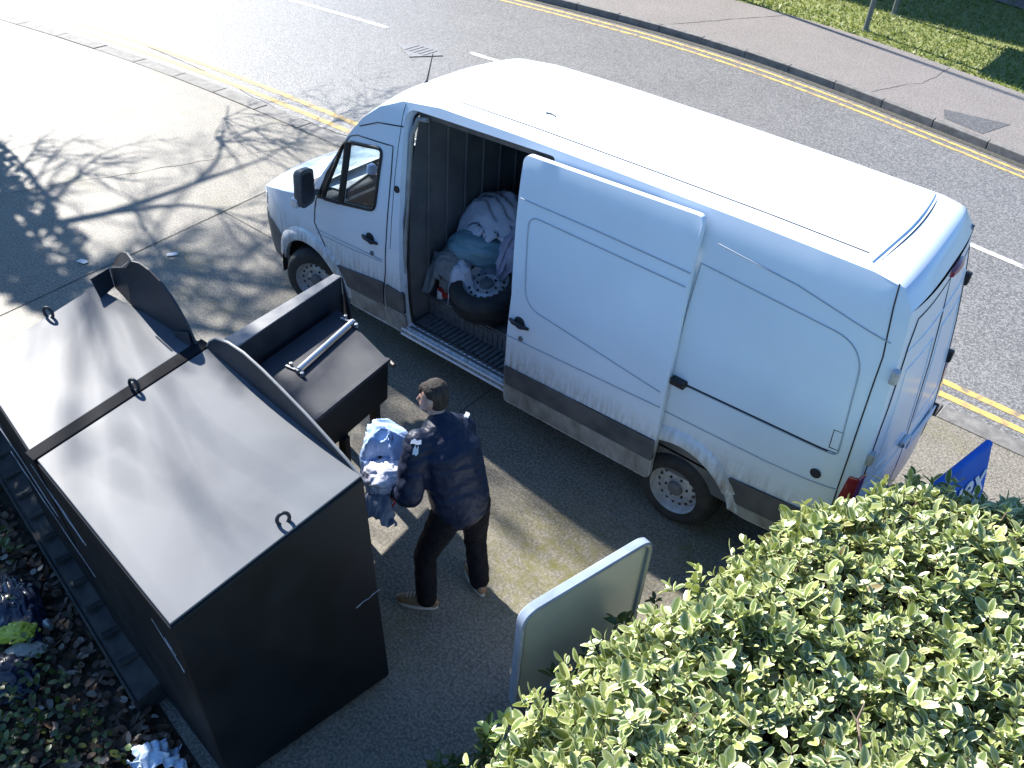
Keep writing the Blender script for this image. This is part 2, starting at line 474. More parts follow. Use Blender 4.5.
def rounded(pts, r, n=5):
    """round the corners of a 2D polygon"""
    out = []
    L = len(pts)
    rs = r if isinstance(r, (list, tuple)) else [r] * L
    for i in range(L):
        p = Vector(pts[i]); a = Vector(pts[i - 1]); b = Vector(pts[(i + 1) % L])
        q = rs[i]
        if q <= 0:
            out.append(p); continue
        u = (a - p); v = (b - p)
        q = min(q, u.length * .49, v.length * .49)
        u.normalize(); v.normalize()
        for k in range(n + 1):
            t = k / n
            out.append((p + u * q) * (1 - t) ** 2 + p * 2 * t * (1 - t) + (p + v * q) * t * t)
    return out

def inpoly(p, poly):
    x, y = p[0], p[1]
    c = False
    j = len(poly) - 1
    for i in range(len(poly)):
        xi, yi = poly[i][0], poly[i][1]; xj, yj = poly[j][0], poly[j][1]
        if (yi > y) != (yj > y) and x < (xj - xi) * (y - yi) / (yj - yi) + xi:
            c = not c
        j = i
    return c

def panel(outline, holes, fmap, thick, step=0.12, inward=(0, 1, 0)):
    """curved sheet: triangulated 2D outline with holes, mapped to 3D, with real thickness"""
    loops = [dens(outline, step)] + [dens(h, step) for h in holes]
    V, E = [], []
    for lp in loops:
        o = len(V)
        V += [Vector((p[0], p[1])) for p in lp]
        E += [(o + i, o + (i + 1) % len(lp)) for i in range(len(lp))]
    xs = [p.x for p in loops[0]]; ys = [p.y for p in loops[0]]
    edgepts = list(V)
    x = min(xs) + step / 2
    while x < max(xs):
        y = min(ys) + step / 2
        while y < max(ys):
            p = Vector((x, y))
            if inpoly(p, loops[0]) and not any(inpoly(p, h) for h in loops[1:]):
                if min((p - q).length_squared for q in edgepts) > (step * .45) ** 2:
                    V.append(p)
            y += step
        x += step
    r = delaunay_2d_cdt(V, E, [], 0, 1e-6)
    v2, f2 = r[0], r[2]
    tri = []
    for f in f2:
        c = sum((v2[i] for i in f), Vector((0, 0))) / len(f)
        if inpoly(c, loops[0]) and not any(inpoly(c, h) for h in loops[1:]):
            a = 0
            for i in range(len(f)):
                p, q = v2[f[i]], v2[f[(i + 1) % len(f)]]
                a += p.x * q.y - q.x * p.y
            tri.append(tuple(f) if a > 0 else tuple(reversed(f)))
    n = len(v2)
    w = Vector(inward) * thick
    top = [Vector(fmap(p.x, p.y)) for p in v2]
    mb = MB()
    fs = list(tri)
    if thick:
        cnt = {}
        for f in tri:
            for i in range(len(f)):
                e = (f[i], f[(i + 1) % len(f)])
                cnt[e] = 1
        fs += [tuple(n + i for i in reversed(f)) for f in tri]
        for (a, b) in cnt:
            if (b, a) not in cnt:
                fs.append((b, a, n + a, n + b))
        mb.add(top + [p + w for p in top], fs)
    else:
        mb.add(top, fs)
    return mb

def interp(x, tab):
    if x <= tab[0][0]: return tab[0][1]
    for (a, va), (b, vb) in zip(tab, tab[1:]):
        if x <= b:
            return va + (vb - va) * (x - a) / (b - a)
    return tab[-1][1]

def crumple(name, c, size, seed, m, flat=None, amp=0.3, fold=5.0, rot=0.0, sub=5, parent=None):
    """heap of cloth or a filled sack: a displaced ball with sharp folds"""
    bm = bmesh.new()
    bmesh.ops.create_icosphere(bm, subdivisions=sub, radius=1.0)
    off = Vector((seed * 3.1, seed * 1.7, seed * 0.9))
    ca, sa = cos(rot), sin(rot)
    rm_ = Matrix.Rotation(seed * 1.3, 3, 'X') @ Matrix.Rotation(seed * 2.1, 3, 'Z')
    for v in bm.verts:
        p = v.co.copy()
        q = p * 1.1 + off
        d = 1 + amp * .6 * noise.noise(q * 1.4)
        w = rm_ @ p
        w = Vector((w.x, w.y * .42, w.z)) + Vector((noise.noise(q * 1.6), noise.noise(q * 1.6 + Vector((5, 0, 0))), noise.noise(q * 1.6 + Vector((0, 7, 0))))) * 0.40
        for fr, aa in ((.33, .42), (.62, .34), (1.15, .16)):
            g_ = math.sqrt(noise.noise(w * fold * fr + off * fr) ** 2 + .004)
            d += amp * aa * (.75 - 2.2 * g_)
        p = p * d
        x, y, z = p.x * size[0], p.y * size[1], p.z * size[2]
        if flat is not None and z < -flat * size[2]:
            z = -flat * size[2] + (z + flat * size[2]) * 0.12
        v.co = (c[0] + x * ca - y * sa, c[1] + x * sa + y * ca, c[2] + z)
    me = bpy.data.meshes.new(name)
    bm.to_mesh(me); bm.free()
    me.materials.append(m)
    me.polygons.foreach_set('use_smooth', [True] * len(me.polygons))
    o = bpy.data.objects.new(name, me)
    COL.objects.link(o)
    if parent: o.parent = parent
    return o

def drape(name, c, size, h, seed, m, rot=0.0, nf=7.0, fa=0.03, hang=0.0, parent=None):
    """a loose piece of cloth thrown over a heap: long folds, irregular hem, real thickness"""
    N = 46
    off = Vector((seed * 2.3, seed * 1.1, seed))
    ca, sa = cos(rot), sin(rot)
    V_ = []
    for i in range(N + 1):
        for j in range(N + 1):
            u, v = 2 * i / N - 1, 2 * j / N - 1
            e = 1 + .22 * noise.noise(Vector((math.atan2(v, u) * 1.3, seed, 0)))
            x, y = u * size[0] * e, v * size[1] * e
            wv = Vector((noise.noise(Vector((u * 1.5, v * 1.5, 0)) + off), noise.noise(Vector((u * 1.5, v * 1.5, 4)) + off), 0))
            ph = (u * cos(seed) + v * sin(seed)) * nf + wv.x * 5
            f = (1 - abs(math.sin(ph)) ** .8) * fa + .35 * fa * sin(ph * 2.3 + wv.y * 6)
            r2 = min(1.6, (u * u + v * v))
            z = h * (math.exp(-1.1 * r2) - .35) + f * (0.6 + r2 * .7) + .03 * wv.y - hang * max(0, r2 - .55)
            x += wv.x * .05 + f * .8 * cos(seed); y += wv.y * .05 + f * .8 * sin(seed)
            V_.append((c[0] + x * ca - y * sa, c[1] + x * sa + y * ca, c[2] + z))
    F_ = [(i * (N + 1) + j, (i + 1) * (N + 1) + j, (i + 1) * (N + 1) + j + 1, i * (N + 1) + j + 1) for i in range(N) for j in range(N)]
    o = MB().add(V_, F_).build(name, m, parent, smooth=180)
    sd = o.modifiers.new('cloth_thickness', 'SOLIDIFY'); sd.thickness = .004; sd.offset = 0
    return o

def leaf_geo(LV, LF, MG, p, d, n, length, width, fold=0.25, curl=0.2, st=4):
    """one leaf: folded along its midrib, curling towards the tip. MG: 0 at midrib, 1 at margin"""
    d = d.normalized(); s = d.cross(n)
    if s.length < 1e-4: s = d.orthogonal()
    s.normalize(); n = s.cross(d).normalized()
    o = len(LV)
    for i in range(st + 1):
        t = i / st
        w = width * 0.5 * (sin(pi * min(1, t * 0.90 + 0.06)) ** 0.62)
        c = p + d * (length * t) - n * (curl * length * t * t)
        LV.append(c + s * w + n * (w * fold)); MG.append(1.0)
        LV.append(c); MG.append(0.0)
        LV.append(c - s * w + n * (w * fold)); MG.append(1.0)
    for i in range(st):
        a = o + i * 3
        LF.append((a, a + 1, a + 4, a + 3)); LF.append((a + 1, a + 2, a + 5, a + 4))

def leaf_mesh(name, LV, LF, MG, m, parent=None):
    me = bpy.data.meshes.new(name)
    me.from_pydata([tuple(v) for v in LV], [], LF)
    me.materials.append(m)
    at = me.attributes.new('margin', 'FLOAT', 'POINT')
    at.data.foreach_set('value', MG)
    me.polygons.foreach_set('use_smooth', [True] * len(me.polygons))
    o = bpy.data.objects.new(name, me)
    COL.objects.link(o)
    if parent: o.parent = parent
    return o

def rv(a=1.0):
    return Vector((random.uniform(-a, a), random.uniform(-a, a), random.uniform(-a, a)))

# ------------------------------------------------------------------ setting
RA = R(2.6)                      # the road runs at a small angle to the van
CN = [(-90, -14), (-40, -8), (-20, -3.6), (-13, -1.75), (-9, -.78), (-7, -.42), (-5, -.17), (-2, -.03), (2, .05), (6.5, .13), (12, .1), (90, 0)]
CF = [(-90, -14), (-40, -8), (-20, -3.0), (-10, -.75), (-4.7, .0), (-2.4, .32), (-.7, .42), (1.2, .32), (2.7, .07), (5.4, -.45), (8, -1.05), (20, -4), (90, -16)]
def smooth_tab(tab, x):
    return sum(interp_(x + k * .45, tab) for k in range(-3, 4)) / 7
def interp_(x, tab):
    if x <= tab[0][0]: return tab[0][1]
    for (a, va), (b, vb) in zip(tab, tab[1:]):
        if x <= b: return va + (vb - va) * (x - a) / (b - a)
    return tab[-1][1]
def rd(x, y, z=0.0):
    """the road bends gently past the forecourt"""
    k = max(0.0, min(1.2, (y - 3.0) / 7.1))
    return Vector((x, y + smooth_tab(CN, x) * (1 - k) + smooth_tab(CF, x) * k, z))
# sheets in road coordinates
def sheet(name, x0, x1, y0, y1, z, m, kind='structure', nx=None):
    n = nx or max(1, int((x1 - x0) / .8))
    vs = []
    for i in range(n + 1):
        x = x0 + (x1 - x0) * i / n
        vs += [rd(x, y0, z), rd(x, y1, z)]
    mb = MB().add(vs, [(2 * i, 2 * i + 2, 2 * i + 3, 2 * i + 1) for i in range(n)])
    return tag(mb.build(name, m), kind=kind)

YN, YF = 3.0, 10.35             # kerb lines of the road
NK = 0.012                       # the near kerb is dropped almost flush
tag(MB().add([(-160, -160, -.13), (160, -160, -.13), (160, 160, -.13), (-160, 160, -.13)], [(0, 1, 2, 3)]).build('ground', M['soil']), kind='structure')
sheet('road', -90, 90, YN + 0.13, YF, -0.012, M['asphalt'])
fc = MB()
front = [rd(x * .8, YN - .12) for x in range(-60, 51)]
fc.add([(-48, -2.6, 0), (-3, -2.75, 0), (1.4, -3.30, 0), (4.95, -3.78, 0), (5.35, -9, 0), (40, -9, 0)] + list(reversed(front)), [tuple(range(6 + len(front)))])
tag(fc.build('forecourt', M['concrete']), kind='structure')
tag(MB().add([(-60, -14, -.03), (12, -14, -.03), (12, -.6, -.03), (-60, -.6, -.03)], [(0, 1, 2, 3)]).build('planting_bed', M['soil']), kind='structure')
sheet('pavement', -90, 90, YF + 0.14, 13.05, 0.10, M['path'])
sheet('lawn', -90, 90, 13.05, 40, 0.085, M['turf'])

def kerb_row(name, x0, x1, y0, y1, z0, z1, step, gap=0.008, lean=0.0):
    mb = MB()
    x = x0
    while x < x1:
        e = x + step - gap
        j = random.uniform(-.004, .004)
        b = [rd(x, y0, z0), rd(e, y0, z0), rd(e, y1, z0), rd(x, y1, z0)]
        t = [rd(x, y0 + lean, z1 + j), rd(e, y0 + lean, z1 + j), rd(e, y1, z1 + j), rd(x, y1, z1 + j)]
        mb.hexa(b, t)
        x += step
    return tag(mb.build(name, M['kerb'], bevel=0.012), kind='structure')
kerb_row('kerb', -20, 14, YN - .12, YN + .13, -.1, NK, 0.914)
kerb_row('kerb', -30, 26, YF, YF + .14, -.1, .112, 0.914, lean=.02)

def marking(name, pts_y, x0, x1, w, m, dash=None):
    mb = MB()
    x = x0
    while x < x1:
        e = min(x1, x + (dash[0] if dash else 1.0))
        for y in pts_y:
            n = max(1, int((e - x) / .5))
            for i in range(n):
                p, q = x + (e - x) * i / n, x + (e - x) * (i + 1) / n
                mb.add([rd(p, y - w / 2, -.008), rd(q, y - w / 2, -.008), rd(q, y + w / 2, -.008), rd(p, y + w / 2, -.008)], [(0, 1, 2, 3)])
        x += (dash[0] + dash[1]) if dash else 1.0
    return tag(mb.build(name, m), kind='structure')
marking('yellow_lines', (YF - .28, YF - .48), -40, 40, .075, M['yellow'])
marking('yellow_lines', (YN + .33, YN + .58), -12, 40, .10, M['yellow'])
marking('centre_line', (7.0,), -38.3, 40, .11, M['rwhite'], dash=(4.0, 1.85))
# gutter strip along the far kerb, coloured dark for its shadow
sheet('gutter_shade', -60, 60, YF - .14, YF, -.006, M['joint'])

# slab joints
jm = MB()
def joint(a, b, w=.016):
    a = Vector((*a, .003)); b = Vector((*b, .003))
    n = (b - a).cross(Vector((0, 0, 1))).normalized() * w / 2
    k = 14
    prev = None
    for i in range(k + 1):
        p = a.lerp(b, i / k) + n * random.uniform(-.25, .25)
        ww = random.uniform(.6, 1.2)
        cur = (p - n * ww, p + n * ww)
        if prev:
            jm.add([prev[0], cur[0], cur[1], prev[1]], [(0, 1, 2, 3)])
        prev = cur
joint((-1.0, -2.6), (-1.55, 2.8))
joint((3.35, -3.3), (3.10, 2.9))
joint((-1.35, .62), (2.2, .66), .012)
tag(jm.build('slab_joints', M['joint']), kind='structure')

# repairs and cracks
def patchwork(name, pts, z, m):
    return tag(MB().add([Vector((x, y, z)) for x, y in pts], [tuple(range(len(pts)))]).build(name, M[m]), kind='structure')
M['repair'] = ground_mat('repair_tarmac', (0.085, 0.082, 0.078), (0.05, 0.05, 0.05), (0.17, 0.165, 0.16), rough=0.6, speck=36, stain=0.5, bump=0.8)
q = [rd(3.9, 10.62), rd(4.55, 10.60), rd(4.75, 11.45), rd(4.2, 11.2), rd(3.75, 11.0)]
patchwork('footway_repair', [(p.x, p.y) for p in q], .104, 'repair')
def crack(a, b, z, w=.01, k=22, wob=.05):
    a, b = Vector(a), Vector(b); d_ = (b - a); n_ = Vector((-d_.y, d_.x, 0)).normalized()
    c_ = MB(); prev = None; o_ = 0
    for i in range(k + 1):
        o_ += random.uniform(-wob, wob)
        p = a.lerp(b, i / k) + n_ * o_ * (1 - abs(2 * i / k - 1)); p.z = z
        ww = w * random.uniform(.3, 1)
        cur = (p - n_ * ww, p + n_ * ww)
        if prev: c_.add([prev[0], cur[0], cur[1], prev[1]], [(0, 1, 2, 3)])
        prev = cur
    return tag(c_.build('crack', M['joint']), kind='structure')
crack(rd(-1.6, 10.6), rd(-.4, 12.9), .1035, .012)
crack(rd(2.6, 10.55), rd(3.1, 13.0), .1035, .008)
crack((-3.4, -.9, 0), (-2.2, 2.4, 0), .003, .005)
crack(rd(-7, 3.55), rd(2, 3.62), -.0085, .012, 60)

# iron cover in the road (diamond lid)
mc = MB()
for q, zz in ((.33, -.006),):
    c = Vector((-3.80, 6.48, 0))
    mc.slab([c + Vector((-.40, -.12, zz)), c + Vector((.10, -.38, zz)), c + Vector((.42, .10, zz)), c + Vector((-.06, .40, zz))], (0, 0, .008))
cov = tag(mc.build('drain_cover', M['iron']), 'diamond shaped iron drain cover set in the road beyond the van roof', 'drain cover')
mc = MB()
for i in range(5):
    t = -.2 + i * .1
    mc.box((c.x + t, c.y + t * .1, .006), (.03, .34, .006))
mc.build('rib', M['iron'], cov)

# scraps of paper on the slabs
for (x, y, r, l) in ((-1.41, -1.14, .3, 'torn white paper scrap lying on the slabs beyond the curved left hood'),
                     (-.89, -.38, 1.1, 'flat pale paper scrap on the sunlit slabs nearest the van front wheel')):
    mb = MB()
    pts = [(-.06, -.03), (.05, -.035), (.065, .01), (.03, .04), (-.05, .03)]
    rr = Matrix.Rotation(r, 3, 'Z')
    top = [Vector((x, y, .006 + abs(a) * .06)) + rr @ Vector((a, b, 0)) for a, b in pts]
    mb.slab(top, (0, 0, .003))
    tag(mb.build('paper_scrap', M['paper']), l, 'litter')

# ------------------------------------------------------------------ van
RK = 0.02
W = 1.93
SIDE = [(.25, .06), (.45, .025), (.7, .0), (1.1, .0), (1.5, .03), (1.9, .075), (2.42, .16), (2.57, .215), (2.8, .33)]
NOSE = [(0, .40), (.08, .28), (.16, .20), (.3, .12), (.6, .045), (1.0, .012), (1.3, 0)]
def yside(x, z):
    y = interp(z, SIDE) + interp(x, NOSE)
    if z > 1.25 and x < 2.1:
        y += 0.10 * min(1, (z - 1.25) / .6) * ((2.1 - x) / 1.1) ** 1.5
    if x > 6.25:
        y += 0.5 * (x - 6.25) ** 2
    return y
def SD(x, z, off=0.0, far=False):
    y = yside(x, z) - off
    if far:
        kz = max(0.0, min(1.15, (z - .8) / 1.5))
        return Vector((x - .12 * kz * max(0, (x - 5.2) / 1.4) ** 2, W - y - .12 * kz * max(0, (x - 3.0) / 3.6) ** 1.5, z + RK * (x - 1)))
    return Vector((x, y, z + RK * (x - 1)))
def sm(off=0.0, far=False):
    return lambda x, z: SD(x, z, off, far)
def arc(cx, cz, r, a0, a1, n=14):
    return [(cx + r * cos(R(a0 + (a1 - a0) * i / n)), cz + r * sin(R(a0 + (a1 - a0) * i / n))) for i in range(n + 1)]

FX, RX = 1.05, 5.34
TOP = [(.10, .34), (.03, .47), (.01, .62), (.02, .78), (.06, .92), (.13, 1.03), (.30, 1.12), (.58, 1.20), (.85, 1.26), (1.02, 1.32), (1.2, 1.53), (1.4, 1.80),
       (1.58, 2.06), (1.75, 2.25), (1.95, 2.40), (2.2, 2.51), (2.6, 2.56), (3.4, 2.575), (4.4, 2.58), (5.4, 2.58), (6.2, 2.57), (6.40, 2.54),
       (6.49, 2.42), (6.53, 2.1), (6.565, 1.7), (6.585, 1.3), (6.60, .9), (6.60, .45)]
outline = TOP + [(5.95, .37)] + arc(RX, .30, .47, 10, 170) + [(4.8, .32), (1.60, .31)] + arc(FX, .34, .47, 0, 178) + [(.5, .33)]
outline = list(reversed(outline))
CARGO = rounded([(2.355, .40), (3.78, .40), (3.78, 2.53), (2.25, 2.475)], [.05, .03, .05, .12])
WIN1 = rounded([(1.275, 1.365), (1.515, 1.40), (1.55, 1.975), (1.50, 1.93)], [.05, .01, .01, .05])
WIN2 = rounded([(1.555, 1.41), (1.985, 1.495), (2.035, 2.07), (1.595, 1.99)], [.01, .07, .07, .01])

van = empty('panel_van', 'white high roof panel van with its side door slid open and clothes piled inside', 'van')
sk = panel(outline, [CARGO, WIN1, WIN2], sm(), .03)
body = sk.build('body_side', M['paint'], van, smooth=28)
sk = panel(outline, [WIN1, WIN2], sm(0, True), .03, inward=(0, -1, 0))
sk.build('body_side', M['paint'], van, smooth=28)

# skin between the two sides: nose, bonnet, windscreen, roof, tail
def strip(i0, i1, amp, p, t0=0.0, t1=1.0, n=24, off=0.0):
    pts = []
    for i in range(i0, i1):
        for k in range(3):
            a, b = TOP[i], TOP[i + 1]
            pts.append((a[0] + (b[0] - a[0]) * k / 3, a[1] + (b[1] - a[1]) * k / 3, i + k / 3))
    pts.append((*TOP[i1], float(i1)))
    nn = []
    for j in range(len(pts)):
        a = pts[max(0, j - 1)]; b = pts[min(len(pts) - 1, j + 1)]
        d = Vector((b[0] - a[0], b[1] - a[1])).normalized()
        nn.append(Vector((-d.y, d.x)))
    vs, fs = [], []
    for j, (x, z, u) in enumerate(pts):
        A = interp(u, amp)
        nearp = SD(x, z); farp = SD(x, z, far=True)
        for k in range(n + 1):
            t = t0 + (t1 - t0) * (0.5 - 0.5 * cos(pi * k / n))
            q = nearp.lerp(farp, t)
            w = 1 - abs(2 * t - 1) ** p
            e = A * w + off
            vs.append(Vector((q.x + nn[j].x * e, q.y, q.z + nn[j].y * e)))
    m = n + 1
    for j in range(len(pts) - 1):
        for k in range(n):
            fs.append((j * m + k, j * m + k + 1, (j + 1) * m + k + 1, (j + 1) * m + k))
    return MB().add(vs, fs)
AMP = [(0, .10), (4, .10), (7, .05), (9, .05), (10, .09), (12, .08), (15, .065), (17, .06), (21, .06), (22, .05), (23, .045), (27, .05)]
strip(0, 3, AMP, 2.4, off=.004).build('front_bumper', M['plastic'], van, smooth=60)
strip(3, 6, AMP, 2.4).build('nose_panel', M['paint'], van, smooth=60)
g = MB()
for k in range(4):
    z = .80 + k * .055
    x = interp(z, [(.78, .02), (.92, .06), (1.03, .13)]) - .11
    g.box((x - .005, W / 2, z - .02), (.03, .85 - k * .03, .03))
g.build('grille', M['black'], van)
strip(6, 9, AMP, 2.6).build('bonnet', M['paint'], van, smooth=60)
strip(9, 13, AMP, 2.6, .055, .945).build('windscreen', M['glass'], van, smooth=60)
for a, b in ((0, .055), (.945, 1.0)):
    strip(9, 13, AMP, 2.6, a, b, n=4).build('pillar', M['paint'], van, smooth=60)
roof = strip(13, 22, AMP, 3.2, n=32).build('roof', M['paint'], van, smooth=60)
strip(22, 27, AMP, 3.0).build('tail_panel', M['paint'], van, smooth=60)
def tailp(y, z, off=.0):
    """point on the tail surface"""
    x = interp(z, [(.45, 6.60), (.9, 6.60), (1.3, 6.585), (1.7, 6.565), (2.1, 6.53), (2.42, 6.49), (2.54, 6.40)])
    y0 = yside(x, z)
    kz = max(0.0, min(1.15, (z - .8) / 1.5))
    wf = W - .12 * kz
    t = (y - y0) / (wf - 2 * y0)
    A = .047
    x -= .12 * kz * t * max(0, (x - 5.2) / 1.4) ** 2
    return Vector((x + A * (1 - abs(2 * t - 1) ** 3.0) + off, y, z + RK * (x - 1)))
def roofp(x, t, off=0.0):
    z = interp(x, [(a, b) for a, b in TOP[13:22]])
    q = SD(x, z).lerp(SD(x, z, far=True), t)
    return q + Vector((0, 0, .062 * (1 - abs(2 * t - 1) ** 3.2) + off))

def seam(name, pts, r, m, off=0.0, step=.06, parent=None, seg=6, far=False):
    p = [SD(a.x, a.y, off, far) for a in dens(pts, step, closed=False)]
    return MB().tube(p, r, seg).build(name, m, parent or van, smooth=60)
# body creases and gaps on the near side
for pts in ([(5.2, 2.39), (5.8, 2.33), (6.45, 2.20)], [(5.15, 1.00), (6.0, 1.02), (6.5, 1.06)], [(1.18, 1.02), (2.1, 1.05)]):
    seam('body_crease', pts, .0055, M['crease_shade'], .001)
inset = rounded([(5.12, 1.29), (6.42, 1.32), (6.33, 2.13), (5.12, 2.22)], [0, .05, .22, 0], n=8)
seam('panel_recess', [tuple(p) for p in inset] + [tuple(inset[0])], .0055, M['crease_shade'], .001)
seam('panel_recess', [(5.13, 1.305), (6.40, 1.335)], .003, M['gap'], .0)
seam('panel_gap', [(6.36, 2.555), (6.44, 2.1), (6.48, 1.4), (6.50, .95), (6.5, .5)], .005, M['gap'])
seam('panel_gap', [(2.235, 2.50), (2.215, 2.14), (2.20, 1.2)], .003, M['gap'])
# cab roof-cap line and small fuel flap
seam('body_crease', [(1.72, 2.17), (1.95, 2.27), (2.25, 2.32)], .006, M['gap'])
seam('fuel_flap', [(6.35, 1.36), (6.41, 1.36), (6.40, 1.5), (6.34, 1.5), (6.35, 1.36)], .003, M['gap'])
bx = SD(6.33, 1.12)
MB().lathe([(0, -.006), (.035, -.006), (.04, .0)], (bx.x, bx.y, bx.z), seg=18).build('tow_cap', M['gap'], van)

# front door: gaps, window seals, glass, handle
door = MB()
dpath = [(1.165, 1.08), (1.185, 1.32), (1.30, 1.60), (1.46, 1.88), (1.60, 2.045), (1.70, 2.085), (2.155, 2.13), (2.165, 1.9), (2.145, 1.2), (2.14, .95), (2.10, .62), (2.085, .37), (1.58, .345), (1.50, .60), (1.32, .86), (1.165, 1.08)]
front_door = seam('front_door', dpath, .0055, M['gap'], 0.001)
for w in (WIN1, WIN2):
    seam('window_seal', [tuple(p) for p in w] + [tuple(w[0])], .018, M['black'], .0, parent=front_door)
    panel([tuple(p) for p in w], [], sm(-.014), .004).build('window_pane', M['glass'], front_door, smooth=60)
seam('window_pillar', [(1.535, 1.40), (1.573, 1.985)], .026, M['black'], .0, parent=front_door)
panel(rounded([(1.20, 1.34), (1.30, 1.36), (1.44, 1.80), (1.30, 1.62)], .03), [], sm(.006), .02).build('mirror_base', M['black'], front_door)
def handle(x, z, off, parent):
    p = [SD(x - .10, z, off), SD(x - .05, z + .01, off + .03), SD(x + .05, z + .002, off + .03), SD(x + .10, z - .01, off)]
    h = MB().tube(p, [.012, .019, .019, .012], 8).build('handle', M['black'], parent, smooth=60)
    c = SD(x, z, off + .002)
    MB().lathe([(.001, -.004), (.05, -.004), (.062, .006)], (c.x, c.y, c.z), seg=20).build('handle_recess', M['gap'], h)
    c = SD(x + .03, z - .13, off + .006)
    MB().lathe([(.001, -.006), (.02, -.006), (.022, .006)], (c.x, c.y, c.z), seg=16).build('lock', M['hub'], h)
handle(1.94, 1.20, 0, front_door)
seam('body_crease', [(1.2, .98), (1.7, 1.0), (2.1, 1.03)], .005, M['crease_shade'], .001, parent=front_door)

# dark mouldings, dirty sills, arch lips
def patch(name, pts, off, m, thick=.03, parent=None):
    return panel(pts, [], sm(off), thick, step=.1).build(name, m, parent or van, smooth=28, )
patch('side_moulding', rounded([(1.54, .54), (2.10, .56), (2.115, .82), (1.38, .73)], .02), .014, M['plastic'], parent=front_door)
patch('side_moulding', rounded([(2.13, .56), (2.375, .57), (2.375, .80), (2.145, .82)], .02), .012, M['plastic'])
patch('side_moulding', rounded([(5.86, .50), (6.52, .56), (6.56, .80), (5.76, .72)], .02), .014, M['plastic'])
patch('sill', rounded([(1.60, .335), (2.37, .35), (2.37, .545), (1.555, .53)], .01), .006, M['sill'])
patch('sill', rounded([(3.8, .33), (4.81, .335), (4.86, .52), (3.8, .52)], .01), .006, M['sill'])
patch('sill', rounded([(5.90, .385), (6.5, .44), (6.5, .55), (5.87, .49)], .01), .006, M['sill'])
patch('front_bumper', [(.035, .47), (.10, .36), (.5, .335), (.58, .36), (.60, .50), (.66, .62), (.50, .72), (.25, .80), (.03, .80), (.015, .62)], .012, M['plastic'], thick=.025)
hl = patch('headlight', rounded([(.065, .86), (.24, .88), (.30, 1.05), (.145, 1.03)], .03), .006, M['lens'], thick=.02)
def lip(cx, cz, r0, r1, a0, a1, name):
    vs, fs = [], []
    n = 26
    prof = [(r0, -.002), (r0, .022), (r0 + .03, .03), (r1 - .03, .022), (r1, .0)]
    for i in range(n + 1):
        a = R(a0 + (a1 - a0) * i / n)
        for r, o_ in prof:
            vs.append(SD(cx + r * cos(a), cz + r * sin(a), o_))
    m = len(prof)
    for i in range(n):
        for k in range(m - 1):
            fs.append((i * m + k, i * m + k + 1, (i + 1) * m + k + 1, (i + 1) * m + k))
    return MB().add(vs, fs).build(name, M['paint'], van, smooth=40)
lip(FX, .34, .465, .60, 8, 168, 'arch_lip')
lip(RX, .30, .468, .60, 30, 150, 'arch_lip')
# arch liners and underbody
for cx in (FX, RX):
    for yy in ((.03, .52), (W - .52, W - .03)):
        mb = MB()
        pr = [(cx + .49 * cos(a), .33 + RK * (cx - 1) + .49 * sin(a)) for a in [R(-8 + 196 * i / 16) for i in range(17)]]
        mb.add([(x, yy[0], z) for x, z in pr] + [(x, yy[1], z) for x, z in pr], [(i, i + 1, 18 + i, 17 + i) for i in range(16)])
        inner = yy[1] if yy[0] < 1 else yy[0]
        mb.add([(x, inner, z) for x, z in pr], [tuple(range(17))])
        mb.build('arch_liner', M['gap'], van)
u = MB()
u.box((3.2, W / 2, .36), (3.2, W - .16, .12)); u.box((6.1, W / 2, .50), (.55, W - .16, .14)); u.box((.55, W / 2, .52), (.5, W - .6, .2))
u.box((RX, W / 2, .38), (.10, W - .5, .10)); u.box((FX, W / 2, .36), (.10, W - .5, .10))
u.build('underbody', M['gap'], van)

# wheels
def wheel(name, cx, cy, cz, s=1, steer=0.0, parent=None, lay=None):
    """s=1: outer face towards -Y"""
    rt = bpy.data.objects.new(name, None) if parent is None else None
    ty = MB().lathe([(.205, .02), (.215, -.012), (.262, -.018), (.30, -.012), (.325, .012), (.345, .05), (.348, .12), (.345, .19), (.325, .228), (.30, .25), (.215, .25), (.205, .22)], (0, 0, 0), seg=56)
    rm = MB().lathe([(.212, -.014), (.207, -.004), (.200, .012), (.196, .05), (.186, .062), (.178, .055), (.132, .034), (.122, .03), (.114, .048), (.075, .05), (.065, .03), (.03, .028), (.001, .028)], (0, 0, 0), seg=56)
    hc = MB().lathe([(.070, .049), (.062, .012), (.052, .004), (.001, .002)], (0, 0, 0), seg=28)
    hole = rm
    for k in range(16):
        a = 2 * pi * k / 16
        hole.lathe([(.001, .0), (.0135, .0), (.0145, .012)], (.156 * cos(a), .0405, .156 * sin(a)), seg=10, mi=1)
    for k in range(6):
        a = 2 * pi * k / 6 + .2
        hole.lathe([(.001, .036), (.010, .036), (.012, .05)], (.095 * cos(a), 0, .095 * sin(a)), seg=8, mi=1)
    tread = MB()
    for k in range(64):
        a = 2 * pi * k / 64
        for yy in (.075, .12, .165):
            mtx = Matrix.Rotation(-a, 3, 'Y')
            tread.box(mtx @ Vector((.349, yy, 0)), (.006, .030, .022), mtx)
    objs = [rm.build('rim', [M['rim'], M['black']], None, smooth=40)]
    t_ = ty.build('tyre', M['rubber'], None, smooth=40)
    objs += [t_, hc.build('hub_cap', M['hub'], None, smooth=40), tread.build('tread', M['rubber'], None)]
    mt = Matrix.Translation((cx, cy, cz)) @ (lay if lay is not None else Matrix.Rotation(steer + (0 if s > 0 else pi), 4, 'Z'))
    for q in objs:
        q.data.transform(mt)
    return objs
def van_wheel(cx, cy, s, steer=0.0):
    w = wheel('wheel', cx, cy, .347, s, steer)
    t_ = w[1]
    t_.name = 'wheel'
    t_.parent = van
    for q in (w[0], w[2], w[3]):
        q.parent = t_
van_wheel(FX, .045, 1, R(20))
